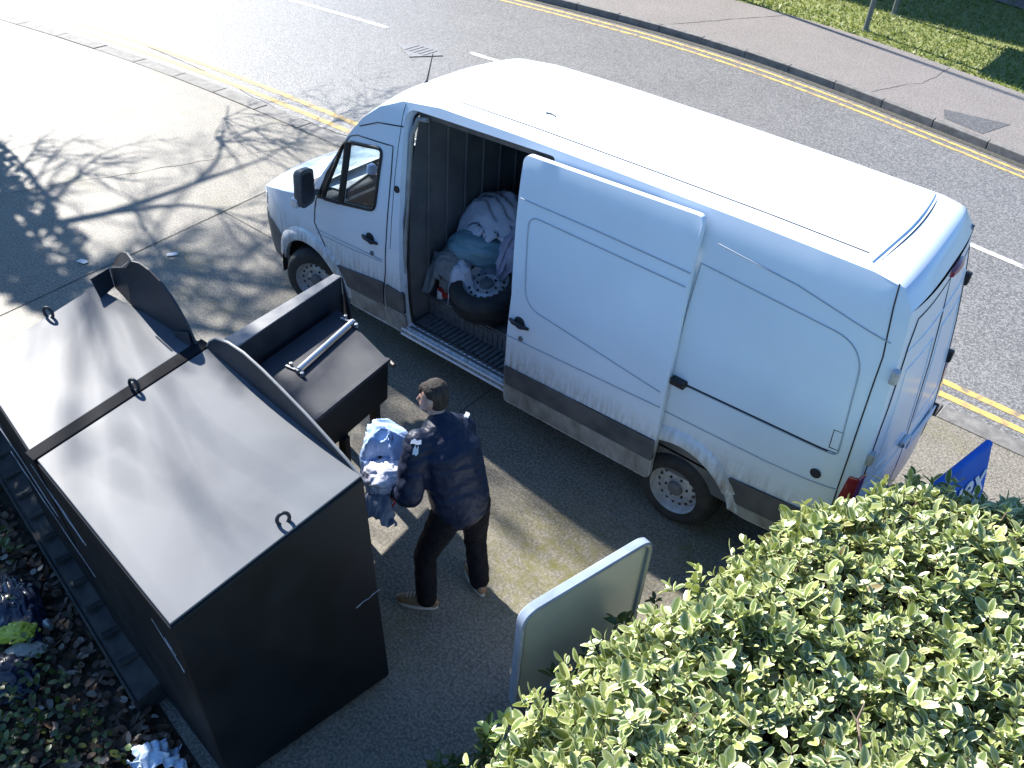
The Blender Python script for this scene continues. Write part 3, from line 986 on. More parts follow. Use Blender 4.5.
van_wheel(RX, .05, 1)
van_wheel(FX, W - .065, -1)
van_wheel(RX, W - .05, -1)

# mirror
mb = MB()
mc_ = Vector((1.215, -.13, 1.52))
prof = rounded([(-.085, -.19), (.085, -.17), (.09, .17), (-.07, .19)], .06, 4)
r3 = Matrix.Rotation(R(8), 3, 'Z')
rings = []
for d, k in ((-.07, .55), (-.05, .85), (.0, 1.0), (.05, 1.0)):
    rings.append([mc_ + r3 @ Vector((d, p.x * k * 1.1, p.y * k)) for p in prof])
n = len(prof)
vs = [q for r_ in rings for q in r_]
fs = [(i * n + k, i * n + (k + 1) % n, (i + 1) * n + (k + 1) % n, (i + 1) * n + k) for i in range(3) for k in range(n)] + [tuple(reversed(range(n))), tuple(3 * n + k for k in range(n))]
mir = MB().add(vs, fs).build('mirror', M['plastic'], van, smooth=50)
MB().tube([(1.22, .03, 1.42), (1.20, -.06, 1.42), (1.18, -.14, 1.45)], .035, 8).build('mirror_arm', M['plastic'], mir, smooth=60)
MB().slab([mc_ + r3 @ Vector((.051, p.x * .85, p.y * .8)) for p in prof], (.004, 0, 0)).build('mirror_glass', M['hood'], mir)  # dark colour stands in for the mirror's dark reflection
MB().box(mc_ + Vector((-.03, -.075, -.15)), (.08, .06, .09), r3).build('indicator', M['lens'], mir, bevel=.015)
MB().box(mc_ + Vector((-.062, -.02, .08)), (.02, .06, .03), r3).build('clearance_lamp', M['orange'], mir, bevel=.006)

# cabin
cab = MB()
cab.box((1.00, W / 2, 1.18), (.46, W - .34, .22)); cab.box((1.22, W / 2, 1.08), (.16, W - .3, .34))
cab.box((1.6, W / 2, .55), (1.3, W - .2, .10))
cab.build('dashboard', M['cabin'], van, bevel=.03)
for y in (.48, 1.42):
    s_ = MB()
    s_.box((1.80, y, .98), (.50, .50, .16)); s_.box((2.06, y, 1.38), (.14, .48, .75), Matrix.Rotation(R(10), 3, 'Y')); s_.box((2.12, y, 1.82), (.10, .26, .18))
    s_.build('cab_seat', M['cabin'], van, bevel=.04)
MB().tube([(1.42 + .07 * sin(a), 1.42 + .19 * cos(a), 1.32 + .17 * sin(a)) for a in [2 * pi * i / 28 for i in range(28)]], .015, 6, closed=True).build('steering_wheel', M['black'], van, smooth=60)
MB().box((1.00, .62, 1.302), (.26, .62, .012), Matrix.Rotation(.25, 3, 'Z')).build('dash_glare_sheet', M['cabinlight'], van)  # white sheets added for the bright windscreen light seen through the side window
MB().box((1.10, 1.15, 1.305), (.20, .34, .012), Matrix.Rotation(-.2, 3, 'Z')).build('dash_glare_sheet', M['cabinlight'], van)
MB().lathe([(.001, 0), (.045, 0), (.05, .02), (.045, .08), (.02, .10), (.001, .10)], (1.12, .80, 1.315), axis='Z', seg=16).build('dash_cup', M['cblue'], van, smooth=50)

# cargo space
cx0, cx1, cy0, cy1, cz0, cz1 = 2.33, 6.40, .12, W - .10, .62, 2.45
def cz(x, z): return z + RK * (x - 1)
cg = MB()
P = lambda x, y, z: (x, y, cz(x, z))
cyt = lambda z: .12 if z < 1.5 else .12 + .20 * (z - 1.5) / .95
cg.add([P(cx0, .06, .40), P(cx0, W - .15, .40), P(cx0, W - .15, 1.5), P(cx0, W - .36, cz1), P(cx0, .26, cz1), P(cx0, .05, 1.5)], [(0, 1, 2, 3, 4, 5)])
cg.add([P(cx0, W - .15, .4), P(cx1, W - .15, .4), P(cx1, W - .15, 1.5), P(cx0, W - .15, 1.5)], [(0, 1, 2, 3)])
cg.add([P(cx0, W - .15, 1.5), P(cx1, W - .15, 1.5), P(cx1, W - .36, cz1), P(cx0, W - .36, cz1)], [(0, 1, 2, 3)])
cg.add([P(cx0, .28, cz1), P(cx1, .28, cz1), P(cx1, W - .36, cz1), P(cx0, W - .36, cz1)], [(0, 1, 2, 3)])
cg.add([P(cx1, .06, .4), P(cx1, W - .15, .4), P(cx1, W - .36, cz1), P(cx1, .28, cz1)], [(0, 1, 2, 3)])
cg.add([P(3.82, .07, .4), P(cx1, .07, .4), P(cx1, .07, 1.5), P(3.82, .07, 1.5)], [(0, 1, 2, 3)])
cg.add([P(3.82, .07, 1.5), P(cx1, .07, 1.5), P(cx1, .28, cz1), P(3.82, .28, cz1)], [(0, 1, 2, 3)])
cargo = cg.build('cargo_liner', M['liner'], van)
rb = MB()
for k in range(6):
    rb.box((2.345, .35 + k * .24, cz(2.3, 1.5)), (.02, .03, 1.75))
for k in range(5):
    x = 2.75 + k * .75
    rb.box((x, W - .175, cz(x, 1.15)), (.05, .03, 1.15))
rb.box((4.3, W - .18, cz(4.3, 1.5)), (4.1, .03, .06))
rb.build('liner_rib', M['liner'], cargo, bevel=.006)
fl = MB()
fl.slab([P(2.33, .36, .60), P(6.4, .36, .60), P(6.4, W - .16, .60), P(2.33, W - .16, .60)], (0, 0, .02))
fl.slab([P(3.82, .07, .60), P(6.4, .07, .60), P(6.4, .36, .60), P(3.82, .36, .60)], (0, 0, .02))
fl.build('cargo_floor', M['floor'], van)
st = MB()
st.slab([P(2.36, .06, .40), P(3.82, .06, .40), P(3.82, .37, .40), P(2.36, .37, .40)], (0, 0, .02))
st.slab([P(2.36, .355, .42), P(3.82, .355, .42), P(3.82, .375, .42), P(2.36, .375, .42)], (0, 0, .175))
step_o = st.build('side_step', M['step'], van)
rb = MB()
for k in range(23):
    x = 2.45 + k * .058
    rb.box((x, .215, cz(x, .428)), (.026, .25, .022))
    rb.box((x, .352, cz(x, .50)), (.026, .01, .14))
rb.build('tread_rib', M['step'], step_o, bevel=.003)
# white floor corner patches
MB().slab([P(2.70, .40, .622), P(2.95, .40, .622), P(2.9, .62, .622), P(2.68, .62, .622)], (0, 0, .004)).build('floor_patch', M['cabinlight'], van)
MB().slab([P(3.30, .38, .622), P(3.75, .38, .622), P(3.75, .55, .622), P(3.4, .50, .622)], (0, 0, .004)).build('floor_patch', M['cabinlight'], van)
# jamb, weather seal, bright sill rails, roller rail
cl = [tuple(p) for p in CARGO]
j0 = [SD(a.x, a.y, -.002) for a in dens(cl, .05)]
cm = Vector((3.05, 1.45))
j1 = [SD(a.x + (cm.x - a.x) * .035, a.y + (cm.y - a.y) * .03, -.085) for a in dens(cl, .05)]
nn_ = len(j0)
MB().add(j0 + j1, [(i, (i + 1) % nn_, nn_ + (i + 1) % nn_, nn_ + i) for i in range(nn_)]).build('door_jamb', M['paint'], van, smooth=50)
MB().tube(j1, .016, 6, closed=True).build('weather_seal', M['black'], van, smooth=60)
MB().tube([SD(2.315, .62, -.05), SD(2.33, 1.3, -.05), SD(2.30, 2.25, -.05), SD(2.36, 2.40, -.05), SD(2.46, 2.42, -.05)], .022, 8).build('seal_trim', M['sill'], van, smooth=60)
rr_ = MB()
for off, z in ((.012, .385), (.03, .335)):
    rr_.tube([SD(2.32, z, off), SD(2.9, z, off), SD(3.82, z, off)], .011, 6)
rr_.build('sill_rail', M['white'], van, smooth=60)
MB().slab([SD(2.38, .33, -.06), SD(3.82, .33, -.06), SD(3.82, .395, -.06), SD(2.38, .395, -.06)], (0, -.055, 0)).build('sill_beam', M['gap'], van)
rl = MB()
rl.slab([SD(2.33, 2.47, -.03), SD(3.76, 2.52, -.03), SD(3.76, 2.45, -.10), SD(2.33, 2.40, -.10)], (0, .012, .015))
rl.build('door_track', M['hub'], van)
for k in range(7):
    p = SD(2.345 - .012 * k, .85 + k * .2, -.05)
    MB().lathe([(.001, -.008), (.009, -.008), (.011, 0)], p, seg=8).build('jamb_bolt', M['chrome'], van)
p = SD(2.245, 1.78, .003)
MB().lathe([(.001, -.006), (.03, -.006), (.034, .004)], (p.x, p.y, p.z), seg=14).build('door_bumper', M['black'], van)
p = SD(2.28, .78, .003)
MB().lathe([(.001, -.006), (.028, -.006), (.032, .004)], (p.x, p.y, p.z), seg=14).build('door_bumper', M['black'], van)

# sliding door, pushed back along the side
SO = .075
sd_out = rounded([(3.625, .265), (5.135, .30), (5.165, .75), (5.135, 1.6), (5.085, 2.45), (5.065, 2.545), (3.555, 2.505), (3.575, 2.2), (3.655, 1.4), (3.655, .8)], [.04, .05, .03, .03, .0, .05, .05, 0, 0, 0])
sdoor = panel([tuple(p) for p in sd_out], [], sm(SO), .05, step=.1).build('sliding_door', M['paint'], van, smooth=28)
def sseam(name, pts, r, m, off=0.0):
    return seam(name, pts, r, m, SO + off, parent=sdoor)
sseam('door_crease', [(3.60, 2.19), (4.3, 2.185), (5.10, 2.165)], .006, M['crease_shade'], .001)
sseam('door_crease', [(3.65, 1.01), (4.4, 1.04), (5.14, 1.075)], .006, M['crease_shade'], .001)
ri = rounded([(3.80, 1.36), (5.115, 1.20), (5.09, 2.06), (3.705, 2.09)], [.16, .0, .0, .10], n=8)
sseam('door_recess', [tuple(p) for p in ri[:9]][::-1][:0] + [(5.11, 1.20)] + [tuple(p) for p in reversed(ri[:9])] + [tuple(p) for p in reversed(ri[11:])] + [(5.09, 2.06)], .006, M['crease_shade'], .001)
patch('side_moulding', rounded([(3.66, .50), (5.155, .535), (5.16, .755), (3.66, .705)], .015), SO + .012, M['plastic'], parent=sdoor)
patch('sill', rounded([(3.64, .285), (5.13, .315), (5.15, .525), (3.66, .49)], .015), SO + .004, M['sill'], thick=.02, parent=sdoor)
handle(3.77, 1.175, SO, sdoor)
sseam('door_edge', [(5.075, 2.5), (5.135, 1.6), (5.16, .8), (5.14, .34)], .006, M['paint'], -.004)
p = SD(5.21, 1.31, .02)
MB().box((p.x, p.y, p.z), (.12, .07, .055)).build('track_bracket', M['black'], van, bevel=.01)
seam('door_track', [(5.15, 1.295), (6.35, 1.325)], .008, M['gap'], -.004)

# roof lines, rear cap, high brake lamp
for t in (.10, .90):
    MB().tube([roofp(2.5 + .2 * k, t, -.001) for k in range(19)], .005, 6).build('roof_ridge', M['gap' if t < .5 else 'paint'], van, smooth=60)
for x, m_, r_ in ((6.20, 'paint', .009), (6.235, 'gap', .005)):
    MB().tube([roofp(x, .05 + .9 * k / 20) - Vector((.05 * (2 * k / 20 - 1) ** 2, 0, 0.001)) for k in range(21)], r_, 6).build('roof_ridge', M[m_], van, smooth=60)
MB().tube([roofp(3.35 + .02 * k, .26 + .008 * math.sin(k * .7), .004) for k in range(6)], .006, 5).build('roof_scuff', M['hub'], van)
a = roofp(1.97, .33)
MB().tube([a, a + Vector((.015, 0, .04)), a + Vector((.06, .02, .27))], [.02, .008, .004], 6).build('aerial', M['black'], van)
tl = MB()
for k in range(7):
    pass
lamp = [tailp(y, 2.40, .012) for y in (.86, .93, .995, 1.06, 1.13)]
MB().tube(lamp, [.02, .03, .032, .03, .02], 8).build('brake_lamp', M['red'], van, smooth=60)
def tseam(name, pts, r, m, off=0.0):
    return MB().tube([tailp(a.x, a.y, off) for a in dens(pts, .06, closed=False)], r, 6).build(name, m, van, smooth=60)
rear_door = tseam('rear_door', [(.20, .62), (.13, 1.1), (.16, 1.6), (.24, 2.15), (.31, 2.33), (.9, 2.355), (1.1, 2.355), (W - .43, 2.33), (W - .36, 2.15), (W - .28, 1.6), (W - .25, 1.1), (W - .32, .62)], .0065, M['gap'])
tseam('rear_door', [(W / 2 - .05, .60), (W / 2 - .05, 2.35)], .005, M['gap']).parent = rear_door
for pts in ([(.26, 2.12), (W - .38, 2.12)], [(.20, 1.02), (W - .32, 1.02)]):
    tseam('door_crease', pts, .008, M['paint'], -.002).parent = rear_door
for y in (.30, .98):
    tseam('door_recess', [(y, 1.15), (y + .03, 1.95), (y + .52, 1.95), (y + .55, 1.15), (y, 1.15)], .006, M['paint'], -.001).parent = rear_door
for y in (.125, W - .245):
    for z in (.85, 1.35, 2.0):
        q = tailp(y, z, .012)
        MB().box(q, (.05, .06, .10)).build('door_hinge', M['rim'] if y < 1 else M['black'], van, bevel=.012)
q = tailp(W / 2 - .14, 1.08, .02)
MB().box(q, (.04, .14, .05)).build('rear_handle', M['chrome'], rear_door, bevel=.012)
q = tailp(W / 2 + .33, .92, .01)
MB().box(q, (.012, .52, .115)).build('number_plate', M['white'], rear_door, bevel=.004)
for s_ in (0, 1):
    y0_ = .03 if not s_ else W - .03
    lm = MB()
    pts = [(6.50, .86), (6.60, .86), (6.60, 1.20), (6.53, 1.20)]
    lm.hexa([SD(x, z, .012, bool(s_)) for x, z in pts], [SD(x, z, -.10, bool(s_)) + Vector((.012, 0, 0)) for x, z in pts])
    lm.build('tail_lamp', M['red'], van, bevel=.012)
MB().box((6.53, W / 2 - .05, .60), (.16, W - .34, .20), Matrix.Rotation(.06, 3, 'Z')).build('rear_bumper', M['paint'], van, bevel=.04)

# ------------------------------------------------------------------ load in the van
sp = empty('spare_wheel', 'spare tyre on a holed steel rim lying flat on the van floor', 'spare wheel')
lay = Matrix.Rotation(R(-90), 4, 'X') @ Matrix.Identity(4)
lay = Matrix.Rotation(R(16), 4, 'X') @ Matrix.Rotation(R(-90), 4, 'X')
for q in wheel('spare', 2.93, .49, 1.0, 1, 0, None, lay):
    q.parent = sp
G = 'loose clothes piled in the van'
tag(crumple('cloth_heap', (2.66, 1.10, .95), (.30, .48, .42), 11.3, M['cdenim'], flat=.8, amp=.3, fold=4, rot=.2), 'dark bundle at the bottom of the pile against the bulkhead', 'clothes', G)
tag(drape('cloth_heap', (2.70, .98, 1.40), (.40, .34), .24, 1.3, M['cwhite'], rot=.3, nf=8, fa=.045, hang=.18), 'white linen sheet thrown over the top of the pile in the van', 'clothes', G)
tag(crumple('cloth_heap', (3.06, 1.06, 1.17), (.32, .32, .36), 4.1, M['clilac'], flat=.8, amp=.36, fold=5, rot=1.2), 'lilac grey clothes heaped against the sliding door edge in the van', 'clothes', G)
tag(drape('cloth_heap', (3.02, .92, 1.33), (.30, .26), .22, 5.2, M['clilac'], rot=.8, nf=7, fa=.04, hang=.25), 'lilac grey shirt with long folds draped beside the white sheet in the van', 'clothes', G)
tag(crumple('filled_bag', (2.68, .68, 1.17), (.29, .20, .16), 2.2, M['cteal'], flat=.8, amp=.16, fold=3, rot=.4), 'plump teal bag in the middle of the pile above the spare tyre', 'bag')
tag(crumple('cloth_heap', (2.53, .50, .92), (.15, .15, .20), 6.4, M['cgrey'], flat=.8, amp=.3, fold=4, rot=.2), 'dark grey bundle slumped beside the spare tyre in the van doorway', 'clothes', G)
tag(drape('cloth_heap', (2.54, .47, 1.05), (.19, .18), .20, 3.7, M['cgrey'], rot=.2, nf=6, fa=.03, hang=.22), 'dark grey jersey draped over the bundle nearest the red jack', 'clothes', G)
tag(drape('cloth_heap', (2.66, .46, 1.05), (.10, .14), .10, 7.7, M['cwhite'], rot=.5, nf=6, fa=.03, hang=.25), 'pale cloth trailing over the near rim of the spare tyre', 'clothes', G)
tag(drape('cloth_heap', (2.94, .80, 1.17), (.28, .14), .12, 9.1, M['cstripe'], rot=.2, nf=6, fa=.03, hang=.1), 'black and white striped cloth draped over the far rim of the spare tyre', 'clothes', G)
jk = empty('trolley_jack', 'small red trolley jack on the van floor by the open doorway', 'jack')
mb = MB(); mb.box((2.56, .46, .70), (.26, .10, .07), Matrix.Rotation(.3, 3, 'Z')); mb.box((2.5, .43, .755), (.12, .12, .05))
mb.build('frame', M['cred'], jk, bevel=.01)
MB().tube([(2.44, .40, .80), (2.60, .40, .72), (2.69, .38, .70)], .012, 6).build('handle', M['chrome'], jk)
MB().lathe([(.001, -.03), (.035, -.03), (.035, .03), (.001, .03)], (2.66, .42, .665), seg=14).build('castor', M['cred'], jk)
MB().lathe([(.001, 0), (.035, 0), (.038, .04), (.036, .10), (.02, .12), (.02, .15), (.001, .15)], (2.455, .405, .64), axis='Z', seg=14).build('canister', M['white'], jk, smooth=40)

# ------------------------------------------------------------------ clothes banks
V = Vector
def bank(label, tc, bc, zt, name='clothes_bank'):
    """tc / bc: FL FR BR BL corners of top and bottom"""
    rt = empty(name, label, 'clothes bank', group=None)
    top = [V((x, y, zt)) for x, y in tc]
    bot = [V((x, y, .06)) for x, y in bc]
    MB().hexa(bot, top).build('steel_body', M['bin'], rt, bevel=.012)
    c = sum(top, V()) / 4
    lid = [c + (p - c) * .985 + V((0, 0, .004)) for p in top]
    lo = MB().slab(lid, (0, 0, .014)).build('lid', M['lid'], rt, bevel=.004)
    MB().slab([c + (p - c) * .94 for p in [V((x, y, 0.0)) for x, y in bc]] if False else [V((c.x + (p.x - c.x) * .93, c.y + (p.y - c.y) * .93, 0)) for p in bot], (0, 0, .07)).build('base_skid', M['black'], rt)
    return rt, lo
ZT = 1.70
bankR, lidR = bank('black steel clothes bank with grey lid and low curved crest, nearest the person',
                   [(2.90, -2.32), (4.545, -2.445), (4.64, -3.775), (3.12, -3.63)],
                   [(2.95, -2.38), (4.77, -2.50), (4.63, -3.66), (3.12, -3.50)], ZT)
bankL, lidL = bank('black steel clothes bank with grey lid and tall folded hood at the left edge',
                   [(1.72, -2.44), (2.80, -2.315), (3.03, -3.62), (2.02, -3.46)],
                   [(1.72, -2.46), (2.82, -2.38), (3.03, -3.48), (1.98, -3.34)], ZT - .005)
# upstand between the lids
MB().slab([V((2.80, -2.30, ZT)), V((2.90, -2.30, ZT)), V((3.125, -3.64, ZT)), V((3.03, -3.64, ZT))], (0, 0, .022)).build('edge_trim', M['seam'], bankR, bevel=.004)

def lug(p, ang, parent):
    p = V(p)
    r_ = Matrix.Rotation(ang, 3, 'Z')
    MB().tube([p + r_ @ V((.034 * cos(a), 0, .036 + .044 * sin(a))) for a in [2 * pi * i / 20 for i in range(20)]], .011, 8, closed=True).build('lifting_eye', M['hood'], parent, smooth=60)
lug((1.87, -2.86, ZT + .01), .4, bankL)
lug((2.965, -2.90, ZT + .02), .3, bankR)
lug((4.50, -2.98, ZT + .01), 1.2, bankR)

# low crest along the front of the right bank (curved plate with real thickness and a folded flange)
crest = [(2.89, 1.70), (2.95, 1.79), (3.04, 1.86), (3.20, 1.915), (3.38, 1.935), (3.58, 1.92), (3.80, 1.885), (4.02, 1.845), (4.22, 1.795), (4.40, 1.745), (4.53, 1.70)]
def fy(x): return -2.315 - (x - 2.9) * .076
MB().slab([V((x, fy(x), z)) for x, z in crest], (0, -.018, 0)).build('crest_plate', M['hood'], bankR, bevel=.003)
MB().tube([V((x, fy(x) - .009, z + .003)) for x, z in crest], .010, 6).build('crest_bead', M['worn_sunlit'], bankR, smooth=60)

# tall hood of the left bank: three plates folded about vertical lines
p1 = [(2.10, 1.55), (2.14, 2.02), (2.235, 2.115), (2.33, 2.14), (2.43, 2.13), (2.54, 2.09), (2.63, 2.025), (2.71, 1.94), (2.78, 1.83), (2.835, 1.71), (2.835, 1.62)]
MB().slab([V((x, -2.395 + (x - 2.1) * .04, z)) for x, z in p1], (0, .016, 0)).build('hood_plate', M['hood'], bankL, bevel=.003)
p2 = [V((2.10, -2.39, 1.70)), V((2.14, -2.385, 2.02)), V((2.235, -2.38, 2.115)), V((2.10, -2.34, 2.10)), V((2.0, -2.325, 2.06)), V((1.92, -2.32, 2.0)), V((1.83, -2.33, 1.88)), V((1.80, -2.34, 1.85)), V((1.83, -2.35, 1.705))]
MB().slab(p2, (0, .016, 0)).build('hood_plate', M['hood'], bankL, bevel=.003)
p3 = [V((1.80, -2.345, 1.85)), V((1.83, -2.35, 1.71)), V((1.905, -2.50, 1.71)), V((1.845, -2.51, 1.85))]
MB().slab(p3, (-.016, 0, 0)).build('hood_plate', M['chute'], bankL, bevel=.003)
MB().tube([V((2.13, -2.402, 2.03)), V((2.235, -2.398, 2.115))], .006, 6).build('weld_bead', M['worn_sunlit'], bankL)
MB().slab([V((2.64, -2.395, 1.66)), V((2.66, -2.395, 1.76)), V((2.80, -2.385, 1.82)), V((2.82, -2.385, 1.66))], (0, -.012, 0)).build('hood_gusset', M['hood'], bankL, bevel=.003)
# front box of the left bank under its hood
MB().hexa([V((1.85, -2.42, .5)), V((2.78, -2.36, .5)), V((2.78, -2.0, .5)), V((1.85, -2.02, .5))],
          [V((1.85, -2.40, 1.45)), V((2.78, -2.34, 1.45)), V((2.78, -2.25, 1.45)), V((1.85, -2.28, 1.45))]).build('feed_box', M['bin'], bankL, bevel=.01)

# scuffs on the rear wall of the banks and on the side
def scuff(a, b, w=.006):
    MB().tube([V(a).lerp(V(b), k / 7) + V((random.uniform(-.004, .004), 0, random.uniform(-.004, .004))) for k in range(8)], [w * random.uniform(.3, .9) for k in range(8)], 5).build('wall_scuff', M['scuff'], bankR)
def rearp(t, z):
    """point just outside the rear wall"""
    yt = -3.63 - (t - 3.12) * .095; yb = -3.50 - (t - 3.12) * .105
    k = (z - .06) / (ZT - .06)
    return V((t, yb + (yt - yb) * k - .004, z))
for a, b in (((2.30, 1.52), (2.62, 1.40)), ((2.62, 1.40), (3.0, 1.12)), ((2.40, 1.25), (2.75, 1.05)), ((2.75, 1.05), (3.3, .80)), ((2.95, 1.55), (3.45, 1.28)), ((3.2, 1.45), (3.5, 1.30))):
    scuff(rearp(*a), rearp(*b), .004)
for a, b in (((4.36, 1.50), (4.60, 1.28)), ((4.47, 1.45), (4.56, 1.38))):
    scuff(rearp(*a), rearp(*b), .004)
scuff((4.735, -2.72, .95), (4.725, -2.52, .93), .004)

# ribbed rail on the ground behind the banks
rail = empty('ribbed_rail', 'long low dark rail with raised ribs on the ground behind the banks', 'rail')
a, b = V((.2, -3.19, 0)), V((3.78, -3.75, 0))
d = (b - a).normalized(); nrm = V((d.y, -d.x, 0))
MB().hexa([a, b, b - nrm * .20, a - nrm * .20], [a + V((0, 0, .13)), b + V((0, 0, .13)), b - nrm * .18 + V((0, 0, .20)), a - nrm * .18 + V((0, 0, .20))]).build('rail_body', M['soilrail'], rail, bevel=.008)
MB().tube([a + V((0, 0, .13)), b + V((0, 0, .13))], .012, 6).build('rail_edge', M['soilrail'], rail, smooth=60)
for k in range(12):
    p = a + d * (.35 + k * .27)
    mb = MB()
    q = p - nrm * .085 + V((0, 0, .175))
    rz = Matrix.Rotation(math.atan2(d.y, d.x), 3, 'Z')
    mb.box(q, (.05, .13, .028), rz); mb.box(q + d * .02 - nrm * .03 + V((0, 0, .018)), (.018, .10, .016), rz)
    mb.build('rib', M['soilrail'], rail, bevel=.006)

# deposit chute beside the right bank, its drawer facing the person
ch = empty('deposit_chute', 'dark blue grey deposit chute with white pull bar in front of the person', 'deposit chute')
bt = [V((2.88, -2.10, 1.30)), V((3.63, -2.15, 1.30)), V((3.46, -1.22, 1.30)), V((2.70, -1.04, 1.30))]
bb = [V((2.90, -2.10, .93)), V((3.60, -2.15, .93)), V((3.44, -1.22, .93)), V((2.72, -1.04, .93))]
MB().hexa([bb[0], bb[1], bb[2], bb[3]], bt).build('drawer_box', M['bin'], ch, bevel=.006)
MB().slab([p + V((0, 0, .002)) for p in bt], (0, 0, .016)).build('drawer_lid', M['chute'], ch, bevel=.004)
def lip_box(a, b, w, h, name, m):
    a, b = V(a), V(b); d = (b - a).normalized(); n_ = V((d.y, -d.x, 0)) * w
    return MB().slab([a, b, b + n_, a + n_], (0, 0, h)).build(name, M[m], ch, bevel=.003)
lip_box((3.60, -2.14, 1.305), (3.445, -1.22, 1.305), .035, .03, 'drawer_flange', 'hood')
# side wall plate rising above the drawer, folded top
wt = [V((2.84, -2.25, .90)), V((2.64, -.93, .90)), V((2.60, -.90, 1.50)), V((2.83, -2.25, 1.50))]
MB().slab(wt, (-.02, 0, 0)).build('side_wall', M['hood'], ch, bevel=.004)
MB().slab([V((2.83, -2.25, 1.503)), V((2.60, -.90, 1.503)), V((2.53, -.92, 1.503)), V((2.66, -2.10, 1.503))], (0, 0, .012)).build('sunlit_wall_flange', M['worn_sunlit'], ch, bevel=.003)  # folded top in paler steel, its sunlight put into the colour
MB().slab([V((2.63, -.91, .90)), V((2.76, -.96, .90)), V((2.74, -.95, 1.30)), V((2.60, -.90, 1.50))], (0, .016, 0)).build('end_plate', M['hood'], ch, bevel=.003)
bar = MB().tube([V((3.12, -1.78, 1.35)), V((2.94, -1.10, 1.35))], .017, 8).build('pull_bar', M['white'], ch, smooth=60)
bk = MB()
for p in ((3.12, -1.78), (2.94, -1.10)):
    bk.box((p[0], p[1], 1.333), (.035, .035, .045)); bk.box((p[0] - .04, p[1] + .0, 1.325), (.16, .02, .02), Matrix.Rotation(.2, 3, 'Z'))
    bk.lathe([(.001, .03), (.014, .03), (.016, 0)], (p[0] + .055, p[1] - .01, 1.325), axis='Z', seg=10); bk.lathe([(.001, .03), (.014, .03), (.016, 0)], (p[0] - .09, p[1] + .01, 1.325), axis='Z', seg=10)
bk.build('bar_bracket', M['galv'], ch, bevel=.003)
MB().tube([V((3.50, -1.20, 1.27)), V((3.42, -1.18, 1.27))], .02, 8).build('hinge_pin', M['black'], ch)
for p in ((3.53, -1.74), (3.38, -1.30), (2.80, -1.15)):
    MB().box((p[0], p[1], .47), (.06, .06, .93), Matrix.Rotation(.2, 3, 'Z')).build('leg', M['bin'], ch, bevel=.004)

# ------------------------------------------------------------------ person
def remesh(o, vox, smooth=4, disp=None):
    r_ = o.modifiers.new('remesh', 'REMESH'); r_.mode = 'VOXEL'; r_.voxel_size = vox; r_.use_smooth_shade = True
    if smooth:
        s_ = o.modifiers.new('smooth', 'SMOOTH'); s_.iterations = smooth; s_.factor = .5
    if disp:
        t = bpy.data.textures.new(o.name + '_folds', 'CLOUDS'); t.noise_scale = disp[1]; t.noise_depth = 2
        d_ = o.modifiers.new('folds', 'DISPLACE'); d_.texture = t; d_.strength = disp[0]; d_.mid_level = .5; d_.texture_coords = 'GLOBAL'
    return o
pr = empty('person', 'person in navy padded jacket and black trousers holding an armful of clothes at the chute', 'person')
PEL = V((4.60, -1.65, .95)); CH = V((4.46, -1.62, 1.28)); NK_ = V((4.345, -1.60, 1.50)); HD = V((4.262, -1.585, 1.64))
HL, HR = V((4.585, -1.76, .90)), V((4.63, -1.55, .90))
KL, KR = V((4.47, -1.86, .49)), V((4.60, -1.48, .48))
AL, AR = V((4.515, -1.895, .10)), V((4.685, -1.515, .10))
SL, SR = V((4.345, -1.80, 1.42)), V((4.405, -1.445, 1.385))
EL, ER = V((4.42, -1.965, 1.13)), V((4.22, -1.40, 1.14))
WL, WR = V((4.28, -1.94, 1.04)), V((4.03, -1.62, 1.10))
fw = V((-.88, -.42, -.20)).normalized()          # where the face looks
b = MB()
b.limb([PEL + V((0, 0, -.06)), PEL + V((-.02, 0, .1)), CH, NK_ + V((.02, 0, -.08))], [.125, .12, .14, .09], flat=1.25, side=(1, 0, 0))
b.limb([NK_ + V((.03, 0, -.06)), NK_, HD + V((.01, 0, -.05))], [.062, .055, .055])
b.limb([HD + V((0, 0, -.03)) + fw * .005, HD + V((0, 0, .035)) - fw * .012], [.078, .088], seg=20)
b.limb([HD + fw * .045 + V((0, 0, -.06)), HD + fw * .055 + V((0, 0, -.085))], [.052, .035])
b.limb([HD + fw * .085 + V((0, 0, .01)), HD + fw * .102 + V((0, 0, -.028))], [.010, .014], seg=8)        # nose
sd_ = fw.cross(V((0, 0, 1))).normalized()
for s_ in (1, -1):
    e = HD + sd_ * s_ * .088 - fw * .01
    b.limb([e + V((0, 0, .022)), e + V((0, 0, -.022))], [.016, .011], seg=8)
for s_, e, w in ((SL, EL, WL), (SR, ER, WR)):
    b.limb([CH + V((-.05, 0, .11)), s_], [.08, .065]); b.limb([s_, s_.lerp(e, .5), e], [.058, .052, .042]); b.limb([e, e.lerp(w, .4), w], [.042, .04, .027])
for h, k, a in ((HL, KL, AL), (HR, KR, AR)):
    b.limb([h, h.lerp(k, .5), k], [.088, .075, .055]); b.limb([k, k.lerp(a, .35), a], [.055, .056, .036])
